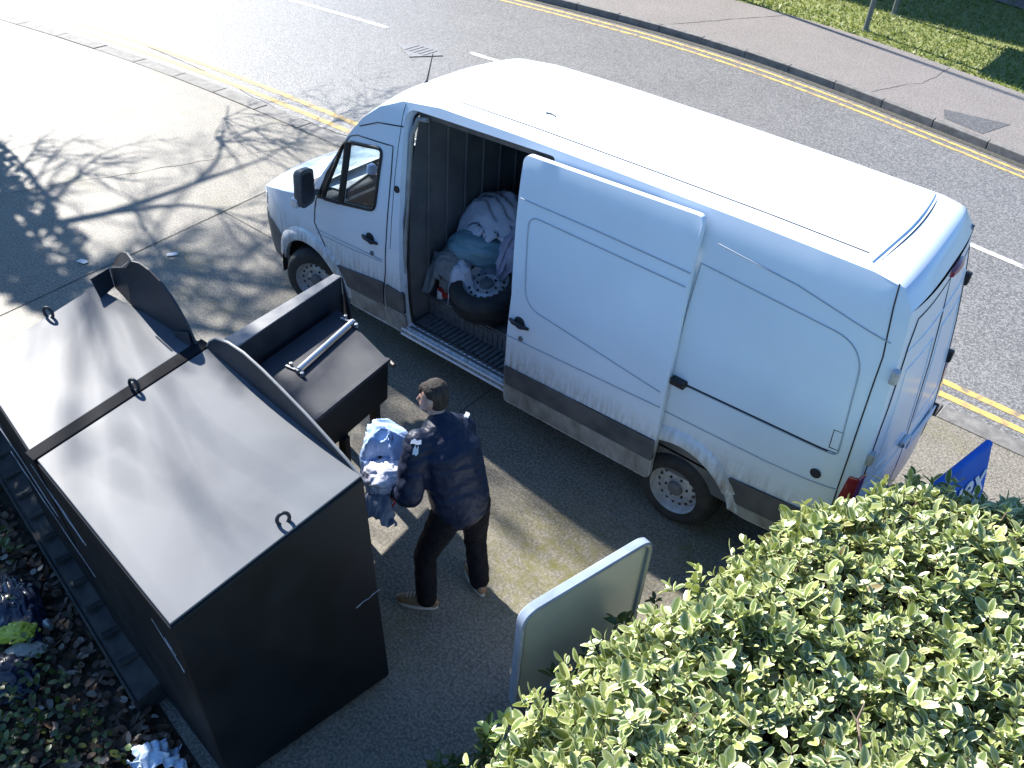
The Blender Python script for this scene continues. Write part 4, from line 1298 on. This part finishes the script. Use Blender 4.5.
def hand(w, d, up, thumb):
    d = d.normalized(); sdv = d.cross(up).normalized(); up = sdv.cross(d).normalized()
    b.limb([w, w + d * .045, w + d * .085], [.024, .034, .032], flat=.5, side=tuple(sdv))
    for i, (o_, ln) in enumerate(((-.027, .065), (-.009, .078), (.009, .073), (.026, .056))):
        s0 = w + d * .085 + sdv * o_
        s1 = s0 + d * ln * .45 - up * ln * .12
        s2 = s1 + d * ln * .28 - up * ln * .32
        s3 = s2 + d * ln * .05 - up * ln * .30
        b.limb([w + d * .06 + sdv * o_, s0, s1, s2, s3], [.010, .0095, .009, .0085, .007], seg=8)
    t0 = w + d * .03 + sdv * thumb * .03
    b.limb([t0, t0 + d * .03 + sdv * thumb * .025 - up * .012, t0 + d * .06 + sdv * thumb * .022 - up * .03], [.013, .0115, .009], seg=8)
hand(WL, WL - EL + V((-.02, .03, 0)), V((0, 0, 1)), 1)
hand(WR, WR - ER + V((0, -.05, 0)), V((0, 0, 1)), -1)
remesh(b.build('body', M['skin'], pr), .0075, 3)
for s_ in (1, -1):
    c_ = HD + fw * .074 + sd_ * s_ * .031 + V((0, 0, .010))
    MB().lathe([(.001, -.008), (.006, -.006), (.008, 0), (.006, .006), (.001, .008)], c_, seg=12).build('eye', M['black'], pr, smooth=180)
h = MB()
h.limb([HD + V((0, 0, -.035)) - fw * .034, HD + V((0, 0, .045)) - fw * .022], [.075, .0905], seg=22)
h.limb([HD + V((0, 0, .065)) - fw * .02, HD + V((0, 0, .062)) + fw * .045], [.072, .05], seg=18)
remesh(h.build('hair', M['hair'], pr), .008, 3, (.006, .012))
t = MB()
t.limb([PEL + V((0, 0, .06)), PEL + V((0, 0, -.05))], [.145, .15], flat=1.2, side=(1, 0, 0))
for h_, k, a in ((HL, KL, AL), (HR, KR, AR)):
    t.limb([h_ + V((0, 0, .02)), h_.lerp(k, .5), k, k.lerp(a, .5), a + V((.005, 0, .0))], [.115, .102, .082, .078, .074], seg=18)
tr = remesh(t.build('trousers', M['trouser'], pr), .011, 5, (.022, .07))
j = MB()
j.limb([PEL + V((.0, 0, -.005)), PEL + V((-.01, 0, .05)), PEL.lerp(CH, .55), CH + V((-.01, 0, .05)), NK_ + V((.04, 0, -.10))], [.172, .184, .190, .190, .150], flat=1.20, side=(1, 0, 0), seg=26)
j.limb([CH + V((-.03, .0, .09)), SL + V((.01, .01, 0))], [.13, .095]); j.limb([CH + V((-.03, .0, .09)), SR + V((.01, -.01, 0))], [.13, .095])
j.limb([SL, SL.lerp(EL, .5), EL], [.102, .102, .094], seg=18); j.limb([EL, EL.lerp(WL, .5), WL], [.085, .075, .055], seg=18)
j.limb([SR, SR.lerp(ER, .5), ER], [.088, .086, .08], seg=18); j.limb([ER, ER.lerp(WR, .5), WR], [.08, .07, .052], seg=18)
j.limb([NK_ + V((.03, 0, -.09)), NK_ + V((-.0, 0, -.015))], [.105, .088], seg=20)                       # collar
j.limb([NK_ + V((.085, -.09, -.06)), NK_ + V((.10, 0, -.075)), NK_ + V((.085, .09, -.06))], [.035, .05, .035], seg=16)   # hood lying on the back
remesh(j.build('jacket', M['jacket'], pr), .011, 7, (.020, .11))
def badge(c, n, w, h_):
    n = V(n).normalized(); s_ = n.cross(V((0, 0, 1))).normalized(); u_ = s_.cross(n)
    c = V(c)
    pts = [(-.5, -.3), (-.15, -.5), (.2, -.35), (.5, -.45), (.45, .1), (.15, .5), (-.1, .15), (-.45, .4)]
    MB().slab([c + s_ * a_ * w + u_ * b_ * h_ - n * .012 for a_, b_ in pts], n * .016).build('jacket_badge', M['white'], pr)
badge(SL + V((.035, -.055, .075)), (.35, -.5, .75), .07, .04)
badge(SL + V((.060, -.085, .035)), (.5, -.7, .45), .035, .07)
badge(NK_ + V((-.035, -.095, -.045)), (-.2, -.8, .5), .05, .045)
badge(SR + V((.02, .02, .098)), (.3, .15, .9), .05, .035)
def shoe(a, toe, parent):
    d_ = (V(toe) - V(a)); d_.z = 0; d_.normalize()
    a = V((a.x, a.y, 0))
    heel = a - d_ * .055
    u_ = MB()
    u_.limb([heel + V((0, 0, .060)), a + d_ * .05 + V((0, 0, .065)), a + d_ * .13 + V((0, 0, .052)), a + d_ * .185 + V((0, 0, .045))], [.044, .050, .046, .038], flat=.95, side=(0, 0, 1), seg=16)
    u_.limb([a + V((0, 0, .06)), a + V((0, 0, .11))], [.048, .046])
    s_ = remesh(u_.build('shoe', M['shoe'], parent), .008, 3)
    q = MB(); sv = V((-d_.y, d_.x, 0)); out = []
    for i in range(20):
        an = 2 * pi * i / 20
        x_ = .065 + .155 * cos(an); y_ = (.046 + .006 * cos(an)) * sin(an)
        out.append(a + d_ * x_ + sv * y_)
    q.slab(out, (0, 0, .026)); q.build('sole', M['sole'], s_, bevel=.004)
    l_ = MB()
    for i in range(4):
        c_ = a + d_ * (.06 + .026 * i) + V((0, 0, .112 - i * .006))
        l_.tube([c_ - sv * .026, c_ + V((0, 0, .006)), c_ + sv * .026], .0035, 5)
    l_.build('lace', M['sole'], s_)
shoe(AL, V((4.34, -2.00, 0)), pr)
shoe(AR, V((4.52, -1.44, 0)), pr)

# armful of clothes
tag(drape('shirt', (4.035, -1.765, 1.235), (.165, .155), .17, 3.3, M['cblue'], rot=.5, nf=7, fa=.03, hang=.16), 'crumpled pale blue shirt on top of the armful the person holds', 'clothes', 'clothes held by the person')
tag(crumple('shirt', (3.99, -1.79, 1.10), (.12, .12, .13), 5.8, M['cdark'], amp=.30, fold=4, rot=.2), 'navy garment with white spots on the chute side of the held armful', 'clothes', 'clothes held by the person')
tag(crumple('plastic_bag', (4.165, -1.925, 1.085), (.15, .13, .12), 8.5, M['cbag'], amp=.30, fold=4.5, rot=.9), 'shiny blue white plastic bag in the middle of the held armful', 'bag')
tag(drape('jeans', (4.205, -2.0, .98), (.13, .13), .13, 12.5, M['cdenim'], rot=.4, nf=5, fa=.025, hang=.10), 'folded dark denim jeans at the bottom of the held armful', 'clothes', 'clothes held by the person')
tag(crumple('cloth_strip', (4.29, -1.985, .985), (.03, .03, .065), 15.1, M['cred'], amp=.3, fold=5, sub=3), 'small red cloth strip hanging below the plastic bag', 'clothes')
tag(crumple('cloth_strip', (4.275, -2.02, .945), (.028, .03, .07), 17.6, M['cwhite'], amp=.3, fold=5, sub=3), 'white cloth end sticking out beside the denim in the armful', 'clothes')

# ------------------------------------------------------------------ upright sign at the hedge, seen from behind
sg = empty('entrance_sign', 'rounded metal framed sign standing upright in front of the hedge, seen from behind', 'sign')
A, B = V((5.535, -2.16, 0)), V((5.76, -1.10, 0))
d = (B - A).normalized(); sn = V((d.y, -d.x, 0))
Ln = (B - A).length
fr = rounded([(0, .06), (Ln, .06), (Ln, 1.07), (0, 1.07)], .13, 8)
path = [A + d * p.x + V((0, 0, p.y)) for p in fr]
fo = MB()
n = len(path)
for off, ins in ((.035, 0), (.035, .04), (-.035, .04), (-.035, 0)):
    pass
prof = [(.038, -.018), (.030, .004), (.012, .006), (.006, .035), (-.006, .035), (-.012, .006), (-.030, .004), (-.038, -.018), (-.026, -.030), (.026, -.030)]
cen = V((Ln / 2, .565))
vs, fs = [], []
for i in range(n):
    p = V((fr[i].x, fr[i].y)); a_ = fr[i - 1]; b_ = fr[(i + 1) % n]
    tg = V((b_.x - a_.x, b_.y - a_.y)).normalized(); nm = V((-tg.y, tg.x))
    if nm.dot(cen - p) < 0: nm = -nm
    for o_, ins in prof:
        q = p + nm * (ins + .03)
        vs.append(A + d * q.x + V((0, 0, q.y)) + sn * o_)
m_ = len(prof)
for i in range(n):
    for k in range(m_):
        fs.append((i * m_ + k, i * m_ + (k + 1) % m_, ((i + 1) % n) * m_ + (k + 1) % m_, ((i + 1) % n) * m_ + k))
MB().add(vs, fs).build('frame', M['signframe'], sg, smooth=35)
ip = [V((cen.x + (p.x - cen.x) * .955, cen.y + (p.y - cen.y) * .955)) for p in fr]
MB().slab([A + d * p.x + V((0, 0, p.y)) + sn * .010 for p in ip], -sn * .020).build('panel', M['signface'], sg)
for tt in (.18, Ln - .18):
    p = A + d * tt - sn * .0
    MB().box((p.x, p.y, .03), (.06, .06, .10)).build('post', M['worn_sunlit'], sg)

# blue A-board on the pavement edge
ab = empty('pavement_board', 'blue folding board with white script standing by the kerb behind the van', 'board')
T0, T1 = V((6.93, .55, 1.0)), V((7.10, 1.52, 1.0))
dd = (T1 - T0).normalized(); nx = V((dd.y, -dd.x, 0))
for s_ in (1, -1):
    bo = nx * s_ * .24
    q = [T0 + nx * s_ * .012, T1 + nx * s_ * .012, T1 + bo - V((0, 0, 1.0)), T0 + bo - V((0, 0, 1.0))]
    MB().slab(q, nx * s_ * .016).build('panel', M['board'], ab, bevel=.004)
MB().tube([T0 - dd * .0, T1], .032, 10).build('top_hinge', M['board'], ab, smooth=60)
fc_ = bpy.data.curves.new('script', 'FONT'); fc_.body = 'Suex'; fc_.size = .36; fc_.extrude = .003; fc_.shear = .25; fc_.offset = .006
to = bpy.data.objects.new('tmp', fc_); COL.objects.link(to)
dn = (nx * .24 - V((0, 0, 1.0))).normalized()
upv = -dn; nv = dd.cross(upv).normalized()
bpy.context.view_layer.update()
me = bpy.data.meshes.new_from_object(to.evaluated_get(bpy.context.evaluated_depsgraph_get()))
bpy.data.objects.remove(to)
org = T0 + dd * .22 + nx * .012 + dn * .36 + nv * .022
me.transform(Matrix(((dd.x, upv.x, nv.x, org.x), (dd.y, upv.y, nv.y, org.y), (dd.z, upv.z, nv.z, org.z), (0, 0, 0, 1))))
me.materials.clear(); me.materials.append(M['white'])
so = bpy.data.objects.new('script', me); COL.objects.link(so); so.parent = ab

# ------------------------------------------------------------------ hedge
EDGE = [(6.12, -3.6), (6.17, -3.15), (6.14, -2.6), (6.18, -2.05), (6.36, -1.46), (6.47, -.66), (6.78, -.08), (7.40, .30), (8.3, .45), (9.1, .4), (9.1, -3.2), (8.4, -3.9), (7.2, -3.95)]
HT = 1.68
def edist(x, y):
    best = 9
    for i in range(len(EDGE)):
        a = V((*EDGE[i], 0)); b_ = V((*EDGE[(i + 1) % len(EDGE)], 0)); p = V((x, y, 0))
        t_ = max(0, min(1, (p - a).dot(b_ - a) / (b_ - a).length_squared))
        best = min(best, (p - a.lerp(b_, t_)).length)
    return best
def htop(x, y):
    e = edist(x, y)
    base = HT + .11 * noise.noise(V((x * 1.7, y * 1.7, 0))) + .07 * noise.noise(V((x * 4.3, y * 4.3, 3)))
    return base - .35 * max(0, 1 - e / .32) ** 2
hedge = empty('clipped_hedge', 'broad glossy light green hedge filling the lower right corner', 'hedge')
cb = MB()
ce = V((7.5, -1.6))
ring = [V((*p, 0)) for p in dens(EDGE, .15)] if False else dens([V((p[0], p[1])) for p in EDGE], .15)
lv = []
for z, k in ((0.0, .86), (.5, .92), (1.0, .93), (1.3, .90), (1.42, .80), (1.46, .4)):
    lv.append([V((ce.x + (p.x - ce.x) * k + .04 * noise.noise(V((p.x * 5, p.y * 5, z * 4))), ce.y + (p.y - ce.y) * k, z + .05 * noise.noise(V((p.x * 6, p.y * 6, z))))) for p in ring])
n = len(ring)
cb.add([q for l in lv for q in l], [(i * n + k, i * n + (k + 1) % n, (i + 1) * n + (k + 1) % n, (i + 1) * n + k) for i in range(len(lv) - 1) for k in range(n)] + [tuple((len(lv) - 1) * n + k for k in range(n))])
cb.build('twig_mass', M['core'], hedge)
LV, LF, MG = [], [], []
SV = MB()
def rosette(p, ax, nl, size, LV, LF, MG):
    ax = ax.normalized()
    u_ = ax.orthogonal().normalized(); w_ = ax.cross(u_)
    ph = random.uniform(0, 6.28)
    for i in range(nl):
        a_ = ph + i * 2.4
        tilt = R(random.uniform(0, 50)) if i < nl - 2 else R(random.uniform(30, 75))
        dr = (u_ * cos(a_) + w_ * sin(a_)) * cos(tilt) + ax * sin(tilt)
        dr += rv(.15)
        base = p + ax * (-.035 + .008 * i) + dr * .008
        nrm = (ax - dr.normalized() * ax.dot(dr.normalized())) + rv(.22)
        ln = size * random.uniform(.6, 1.25)
        leaf_geo(LV, LF, MG, base, dr, nrm, ln, ln * random.uniform(.46, .60), random.uniform(.15, .45), random.uniform(.0, .3))
cnt = 0
while cnt < 4600:
    x = random.uniform(6.05, 9.0); y = random.uniform(-3.9, .5)
    if not inpoly((x, y), EDGE): continue
    # only as dense as needed away from the seen part
    if (x > 8.5 or y < -3.5) and random.random() < .6: continue
    deep = random.random() ** 2.0 * .24
    z = htop(x, y) - deep
    ax = V((-.12, .03, 1)) + rv(.45)
    if deep < .05 and random.random() < .06: z += random.uniform(.03, .09)
    rosette(V((x, y, z)), ax, random.randint(5, 8), random.uniform(.050, .085), LV, LF, MG)
    SV.tube([V((x, y, z)), V((x, y, z)) - ax.normalized() * .12 + rv(.02)], .003, 4)
    cnt += 1
per = dens([V((p[0], p[1])) for p in EDGE], .05)
for p in per:
    if p.y < -3.5 and p.x > 6.5: continue
    if p.x > 8.9: continue
    oi = V((p.x - ce.x, p.y - ce.y, 0)).normalized()
    for k in range(14):
        z = random.uniform(.03, HT - .1)
        q = V((p.x, p.y, z)) + oi * (random.uniform(-.16, .05) + .06 * noise.noise(V((p.x * 3, p.y * 3, z * 3)))) + rv(.03)
        q.z = max(.03, z)
        rosette(q, oi + V((0, 0, .6)) + rv(.4), random.randint(4, 7), random.uniform(.050, .085), LV, LF, MG)
leaf_mesh('foliage', LV, LF, MG, M['leaf'], hedge)
for k in range(60):
    x, y = random.uniform(6.3, 8.6), random.uniform(-3.4, .2)
    if not inpoly((x, y), EDGE): continue
    z = htop(x, y)
    SV.tube([V((x, y, z - .9)), V((x + random.uniform(-.1, .1), y + random.uniform(-.1, .1), z - .4)), V((x + random.uniform(-.15, .15), y + random.uniform(-.15, .15), z - .02))], [.012, .008, .004], 5)
# the one bare twig that shows near the middle
zt = htop(7.35, -1.93)
SV.tube([V((7.48, -2.1, zt - .03)), V((7.38, -2.0, zt + .05)), V((7.34, -1.93, zt + .06)), V((7.33, -1.86, zt + .10))], [.009, .008, .006, .003], 6)
SV.tube([V((7.35, -1.95, zt + .06)), V((7.29, -1.92, zt + .08))], [.005, .002], 5)
SV.build('twigs', M['stem'], hedge)
# foot of the hedge by the sign, its shade put into darker leaves
shr = empty('hedge_foot_shade', 'lower hedge leaves coloured dark for shade at the foot of the sign', 'shrub')
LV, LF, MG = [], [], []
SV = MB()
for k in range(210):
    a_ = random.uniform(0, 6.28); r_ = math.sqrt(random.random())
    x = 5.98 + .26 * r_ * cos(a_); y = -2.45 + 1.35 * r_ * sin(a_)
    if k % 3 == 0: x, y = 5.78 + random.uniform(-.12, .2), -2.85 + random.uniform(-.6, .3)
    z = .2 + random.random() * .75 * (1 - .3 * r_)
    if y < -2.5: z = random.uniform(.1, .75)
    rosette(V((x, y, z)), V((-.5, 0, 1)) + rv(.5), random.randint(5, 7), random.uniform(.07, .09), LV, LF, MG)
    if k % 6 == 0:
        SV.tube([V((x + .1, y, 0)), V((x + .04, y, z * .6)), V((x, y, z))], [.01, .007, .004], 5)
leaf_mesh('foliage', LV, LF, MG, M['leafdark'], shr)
SV.build('stems', M['stem'], shr)

# ------------------------------------------------------------------ litter bed behind the banks
LV, LF, MG = [], [], []
for k in range(6500):
    x = random.uniform(.6, 5.2); y = random.uniform(-5.6, -3.35 - .09 * 0)
    lim = -3.30 - (x - .6) * .125
    if y > lim - .02 + (0 if x < 3.8 else .05): continue
    p = V((x, y, -.02 + random.random() * .05 + .03 * noise.noise(V((x * 3, y * 3, 0)))))
    dr = rv(1); dr.z *= .35
    leaf_geo(LV, LF, MG, p, dr, V((0, 0, 1)) + rv(.6), random.uniform(.04, .095), random.uniform(.028, .058), random.uniform(-.3, .6), random.uniform(-.3, .6), st=3)
tag(leaf_mesh('fallen_leaves', LV, LF, MG, M['dead']), 'brown fallen leaves covering the planting bed', 'leaves', kind='stuff')
LV, LF, MG = [], [], []
for k in range(1500):
    x = random.gauss(3.15, .75); y = random.gauss(-4.75, .38)
    if random.random() < .25: x, y = random.uniform(3.0, 4.9), random.uniform(-4.5, -3.95)
    if random.random() < .10: x, y = random.uniform(1.2, 2.1), random.uniform(-3.9, -3.6)
    if y > -3.85 - (x - 3) * .1 and x > 2.2: continue
    p = V((x, y, random.uniform(.02, .20)))
    dr = rv(1); dr.z *= .4
    leaf_geo(LV, LF, MG, p, dr, V((-.3, 0, 1)) + rv(.5), random.uniform(.03, .06), random.uniform(.026, .05), .2, .2, st=3)
tag(leaf_mesh('ivy', LV, LF, MG, M['ivy']), 'low green ivy spreading over the leaves at the frame corner', 'ivy', kind='stuff')
tag(crumple('plastic_bag', (2.72, -3.98, .10), (.13, .07, .05), 2.9, M['byellow'], amp=.35, fold=5, rot=.9), 'bright yellow green plastic bag dumped on the fallen leaves', 'bag')
tag(crumple('plastic_bag', (2.86, -4.0, .06), (.13, .06, .035), 5.5, M['bpale'], amp=.35, fold=5, rot=.9), 'dirty pale plastic wrapper lying just below the yellow bag', 'litter')
tag(crumple('rubbish_sack', (2.50, -3.88, .06), (.30, .15, .08), 8.8, M['bnavy'], flat=.6, amp=.4, fold=5.5, rot=-.2), 'torn navy rubbish sack behind the yellow bag', 'rubbish sack')
tag(crumple('rubbish_sack', (2.95, -4.18, .04), (.22, .14, .06), 11.8, M['bnavy'], flat=.6, amp=.4, fold=5.5, rot=.3), 'torn navy rubbish sack in front of the yellow bag', 'rubbish sack')
tag(crumple('drink_can', (2.78, -3.80, .06), (.035, .035, .06), 1.1, M['galv'], amp=.12, fold=4, rot=.3, sub=3), 'small crushed pale can beside the navy sack', 'can')
tag(drape('cloth_rag', (4.17, -3.86, .10), (.15, .085), .10, 6.6, M['cfloral'], rot=.7, nf=5, fa=.02), 'light blue patterned rag dropped behind the bank at the bottom edge', 'clothes')

# ------------------------------------------------------------------ grass blades, posts, things across the road
LV, LF = [], []
for k in range(42000):
    x = random.uniform(-7, 13); y = 13.08 + random.random() ** 1.1 * 7.0
    q = rd(x, y, .085)
    h_ = random.uniform(.03, .075); w_ = random.uniform(.012, .024)
    a_ = random.uniform(0, 6.28); le = rv(.05)
    s_ = V((cos(a_), sin(a_), 0)) * w_
    o_ = len(LV)
    LV += [q - s_, q + s_, q + V((le.x, le.y, h_))]
    LF.append((o_, o_ + 1, o_ + 2))
gm = bpy.data.meshes.new('grass'); gm.from_pydata([tuple(v) for v in LV], [], LF); gm.materials.append(M['grass'])
go = bpy.data.objects.new('grass', gm); COL.objects.link(go)
tag(go, 'short sunlit grass on the verge across the road', 'grass', kind='stuff')
vs_ = empty('verge_sign', 'tall two post sign on the grass verge across the road', 'sign')
P0, P1 = V((1.12, 13.84, .08)), V((1.05, 15.45, .08))
for p in (P0, P1):
    MB().tube([p, p + V((0, 0, 3.4))], .052, 12).build('post', M['post'], vs_, smooth=60)
    MB().lathe([(.09, 0), (.09, .02), (.06, .03)], p, axis='Z', seg=14).build('post_collar', M['post'], vs_)
MB().slab([P0 + V((.06, -.25, 1.75)), P1 + V((.06, .25, 1.75)), P1 + V((.06, .25, 3.4)), P0 + V((.06, -.25, 3.4))], (.03, 0, 0)).build('panel', M['galv'], vs_)
lp = empty('lamp_post', 'tall street lamp post on the far verge beyond the frame', 'lamp post')
MB().tube([V((-4.5, 14.30, .08)), V((-4.5, 14.30, 4)), V((-4.5, 14.30, 8.6))], [.08, .06, .045], 12).build('pole', M['post'], lp, smooth=60)
MB().tube([V((-4.5, 14.30, 8.55)), V((-4.5, 13.6, 8.8)), V((-4.5, 13.0, 8.8))], .03, 8).build('arm', M['post'], lp, smooth=60)
MB().box((-4.5, 12.8, 8.78), (.2, .6, .1)).build('lantern', M['galv'], lp, bevel=.03)
# house whose corner shades the far grass
hs = empty('brick_house', 'red brick house beyond the verge with a tiled roof', 'house')
hx0, hx1, hy0, hy1 = -14.0, -2.4, 17.05, 26.0
MB().hexa([V((hx0, hy0, .05)), V((hx1, hy0, .05)), V((hx1, hy1, .05)), V((hx0, hy1, .05))], [V((hx0, hy0, 5.6)), V((hx1, hy0, 5.6)), V((hx1, hy1, 5.6)), V((hx0, hy1, 5.6))]).build('wall', M['brick'], hs)
ym = (hy0 + hy1) / 2
MB().add([V((hx0 - .2, hy0 - .1, 5.5)), V((hx1 + .2, hy0 - .1, 5.5)), V((hx1 + .2, hy1 + .2, 5.5)), V((hx0 - .2, hy1 + .2, 5.5)), V((hx0 - .2, ym, 8.4)), V((hx1 + .2, ym, 8.4))],
         [(0, 1, 5, 4), (2, 3, 4, 5), (1, 2, 5), (3, 0, 4), (0, 3, 2, 1)]).build('roof', M['roof'], hs)
for k in range(4):
    x = hx0 + 1.5 + k * 2.8
    for z in (1.0, 3.5):
        wf = MB().box((x, hy0 - .01, z + .6), (1.3, .08, 1.2)).build('window', M['white'], hs, bevel=.01)
        MB().box((x, hy0 - .055, z + .6), (1.1, .02, 1.0)).build('pane', M['black'], wf)
# low brick wall with coping and path far right
sheet('path', 1.0, 14, 18.2, 18.95, .11, M['path'])
bw = empty('brick_wall', 'low red brick wall beyond the grass at the top right corner', 'wall')
q = [rd(1.2, 19.05, .05), rd(9, 19.05, .05), rd(9, 19.3, .05), rd(1.2, 19.3, .05)]
MB().slab(q, (0, 0, .8)).build('brickwork', M['brick'], bw)
q = [rd(1.15, 19.0, .85), rd(9.05, 19.0, .85), rd(9.05, 19.35, .85), rd(1.15, 19.35, .85)]
MB().slab(q, (0, 0, .06)).build('coping', M['kerb'], bw, bevel=.01)

# ------------------------------------------------------------------ tree to the left, out of frame; its bare limbs shade the slabs
tree = empty('bare_tree', 'bare winter tree with an ivy clad trunk beside the forecourt', 'tree')
TB = V((-7.1, -.55, 0))
tk = MB()
tk.tube([TB, TB + V((.05, 0, 1.5)), TB + V((.1, .05, 3.2)), TB + V((.05, .1, 5.2))], [.34, .27, .22, .15], 14)
tk.build('trunk', M['bark'], tree, smooth=60)
br = MB(); TIPS = []
def branch(p, d_, r_, ln, lvl, mx=4):
    n_ = 6
    pts = [p]; q = p.copy(); dd_ = d_.normalized()
    for i in range(n_):
        dd_ = (dd_ + rv(.20) + V((0, 0, .035))).normalized()
        q = q + dd_ * ln / n_
        pts.append(q.copy())
    br.tube(pts, [r_ * (1 - .75 * i / n_) for i in range(n_ + 1)], 6 if lvl < 2 else 4, cap=False)
    if lvl >= 3: TIPS.append(pts[-1])
    if lvl >= mx: return
    for k in range(6 if lvl < 2 else 5):
        i = random.randint(1, n_)
        s_ = (dd_ + rv(.85)); s_.z = s_.z * .7 + .1
        branch(pts[i], s_, r_ * (1 - .75 * i / n_) * .75 + .003, ln * random.uniform(.5, .72), lvl + 1, mx)
random.seed(31)
for zz, d_, r_, ln in ((3.3, V((.22, .85, .16)), .065, 3.4), (3.9, V((.35, .8, .2)), .05, 3.6), (4.6, V((.7, .7, .15)), .04, 2.8), (4.5, V((.3, .5, .5)), .08, 3.0), (5.0, V((.15, .0, 1)), .07, 3.6),
                       (4.9, V((-.4, -.3, 1)), .06, 3.0), (4.4, V((-.8, .2, .6)), .10, 3.2)):
    branch(TB + V((.08, .05, zz)), d_, r_, ln, 0, 4 if zz < 4.85 else 2)
shade_tuft = V((-4.25, -.62, 7.0))  # leaf clump added out of frame to shade the slabs beside the bank
br.tube([TB + V((.1, .05, 5.0)), TB + V((1.2, .1, 6.3)), shade_tuft], [.08, .05, .02], 6)
br.build('limbs', M['bark'], tree, smooth=60)
LV, LF, MG = [], [], []
random.seed(5)
for k in range(2600):
    z = random.random() ** .8 * 4.6; a_ = random.uniform(0, 6.28)
    rad = .45 + .22 * noise.noise(V((cos(a_) * 1.5, sin(a_) * 1.5, z * 1.2)))
    if z > 3.6: rad *= (4.8 - z) / 1.2 + .2
    rr0 = rad * random.uniform(.75, 1.15)
    p = TB + V((.03 * z + cos(a_) * rr0, .03 * z + sin(a_) * rr0, z))
    leaf_geo(LV, LF, MG, p, V((cos(a_), sin(a_), -.5)) + rv(.6), V((cos(a_), sin(a_), .6)) + rv(.5), random.uniform(.09, .15), random.uniform(.08, .12), .2, .2, st=3)
for k in range(420):
    q = V((random.gauss(0, .26), random.gauss(0, .13), random.gauss(0, .13)))
    leaf_geo(LV, LF, MG, shade_tuft + q, rv(1), V((0, 0, 1)) + rv(.8), random.uniform(.09, .14), random.uniform(.07, .11), .2, .2, st=3)
leaf_mesh('ivy_and_shade_tuft', LV, LF, MG, M['ivy'], tree)

bush = empty('shade_bush', 'unseen evergreen bush added to shade the bed left of the clothes banks', 'bush')
LV, LF, MG = [], [], []  # bush added out of frame to keep the litter bed in shade
for k in range(5200):
    d_ = rv(1)
    if d_.length < .2: continue
    d_ = d_.normalized() * random.uniform(.6, 1.05)
    p = V((-.65 + d_.x * .95, -3.5 + d_.y * .95, 1.80 + d_.z * 1.75))
    leaf_geo(LV, LF, MG, p, d_ + rv(.7), d_ + V((0, 0, .4)) + rv(.4), random.uniform(.09, .14), random.uniform(.06, .09), .2, .2, st=3)
leaf_mesh('foliage', LV, LF, MG, M['leafdark'], bush)
SB = MB()
for k in range(9):
    a_ = k * .7
    SB.tube([V((-.65, -3.5, -.03)), V((-.65 + .25 * cos(a_), -3.5 + .25 * sin(a_), 1.0)), V((-.65 + .6 * cos(a_), -3.5 + .6 * sin(a_), 2.3))], [.04, .025, .008], 6)
SB.build('stems', M['stem'], bush)

# ------------------------------------------------------------------ light
SUN = V((-1.35, .28, 1.0)).normalized()
el = math.asin(SUN.z); az = math.atan2(SUN.x, SUN.y)
wd = bpy.data.worlds.new('World'); S.world = wd; wd.use_nodes = True
nt = wd.node_tree
sky = nt.nodes.new('ShaderNodeTexSky'); sky.sky_type = 'NISHITA'; sky.sun_disc = False
sky.sun_elevation = el; sky.sun_rotation = az; sky.air_density = 1.0; sky.dust_density = 0.3; sky.ozone_density = 4.0
tint = nd(nt, 'ShaderNodeMix', data_type='RGBA', blend_type='MULTIPLY')
tint.inputs[0].default_value = 1.0
tint.inputs[7].default_value = (0.57, 0.76, 0.93, 1)
nt.links.new(sky.outputs[0], tint.inputs[6])
nt.links.new(tint.outputs[2], nt.nodes['Background'].inputs[0])
nt.nodes['Background'].inputs[1].default_value = 0.096
sl = bpy.data.lights.new('sun', 'SUN'); sl.energy = 5.0; sl.angle = R(.8); sl.color = (1.0, .96, .90)
so_ = bpy.data.objects.new('sun', sl); COL.objects.link(so_)
so_.rotation_euler = SUN.to_track_quat('Z', 'Y').to_euler()

# ------------------------------------------------------------------ camera
def cam_axes(p, y, r_):
    f = V((-sin(y) * cos(p), cos(y) * cos(p), -sin(p))); rt = V((cos(y), sin(y), 0)); up = rt.cross(f)
    return rt * cos(r_) + up * sin(r_), up * cos(r_) - rt * sin(r_), f
cr_, cu_, cf_ = cam_axes(R(38.393), R(37.381), R(4.532))
cam = bpy.data.cameras.new('camera'); co = bpy.data.objects.new('camera', cam); COL.objects.link(co)
cam.sensor_width = 36; cam.lens = 920 / 1024 * 36; cam.clip_start = .05; cam.clip_end = 500
bk_ = -cf_
co.matrix_world = Matrix(((cr_.x, cu_.x, bk_.x, 7.466), (cr_.y, cu_.y, bk_.y, -4.941), (cr_.z, cu_.z, bk_.z, 5.451), (0, 0, 0, 1)))
S.camera = co
S.view_settings.view_transform = 'Standard'; S.view_settings.look = 'None'
S.view_settings.exposure = 1.5; S.view_settings.gamma = 1.0
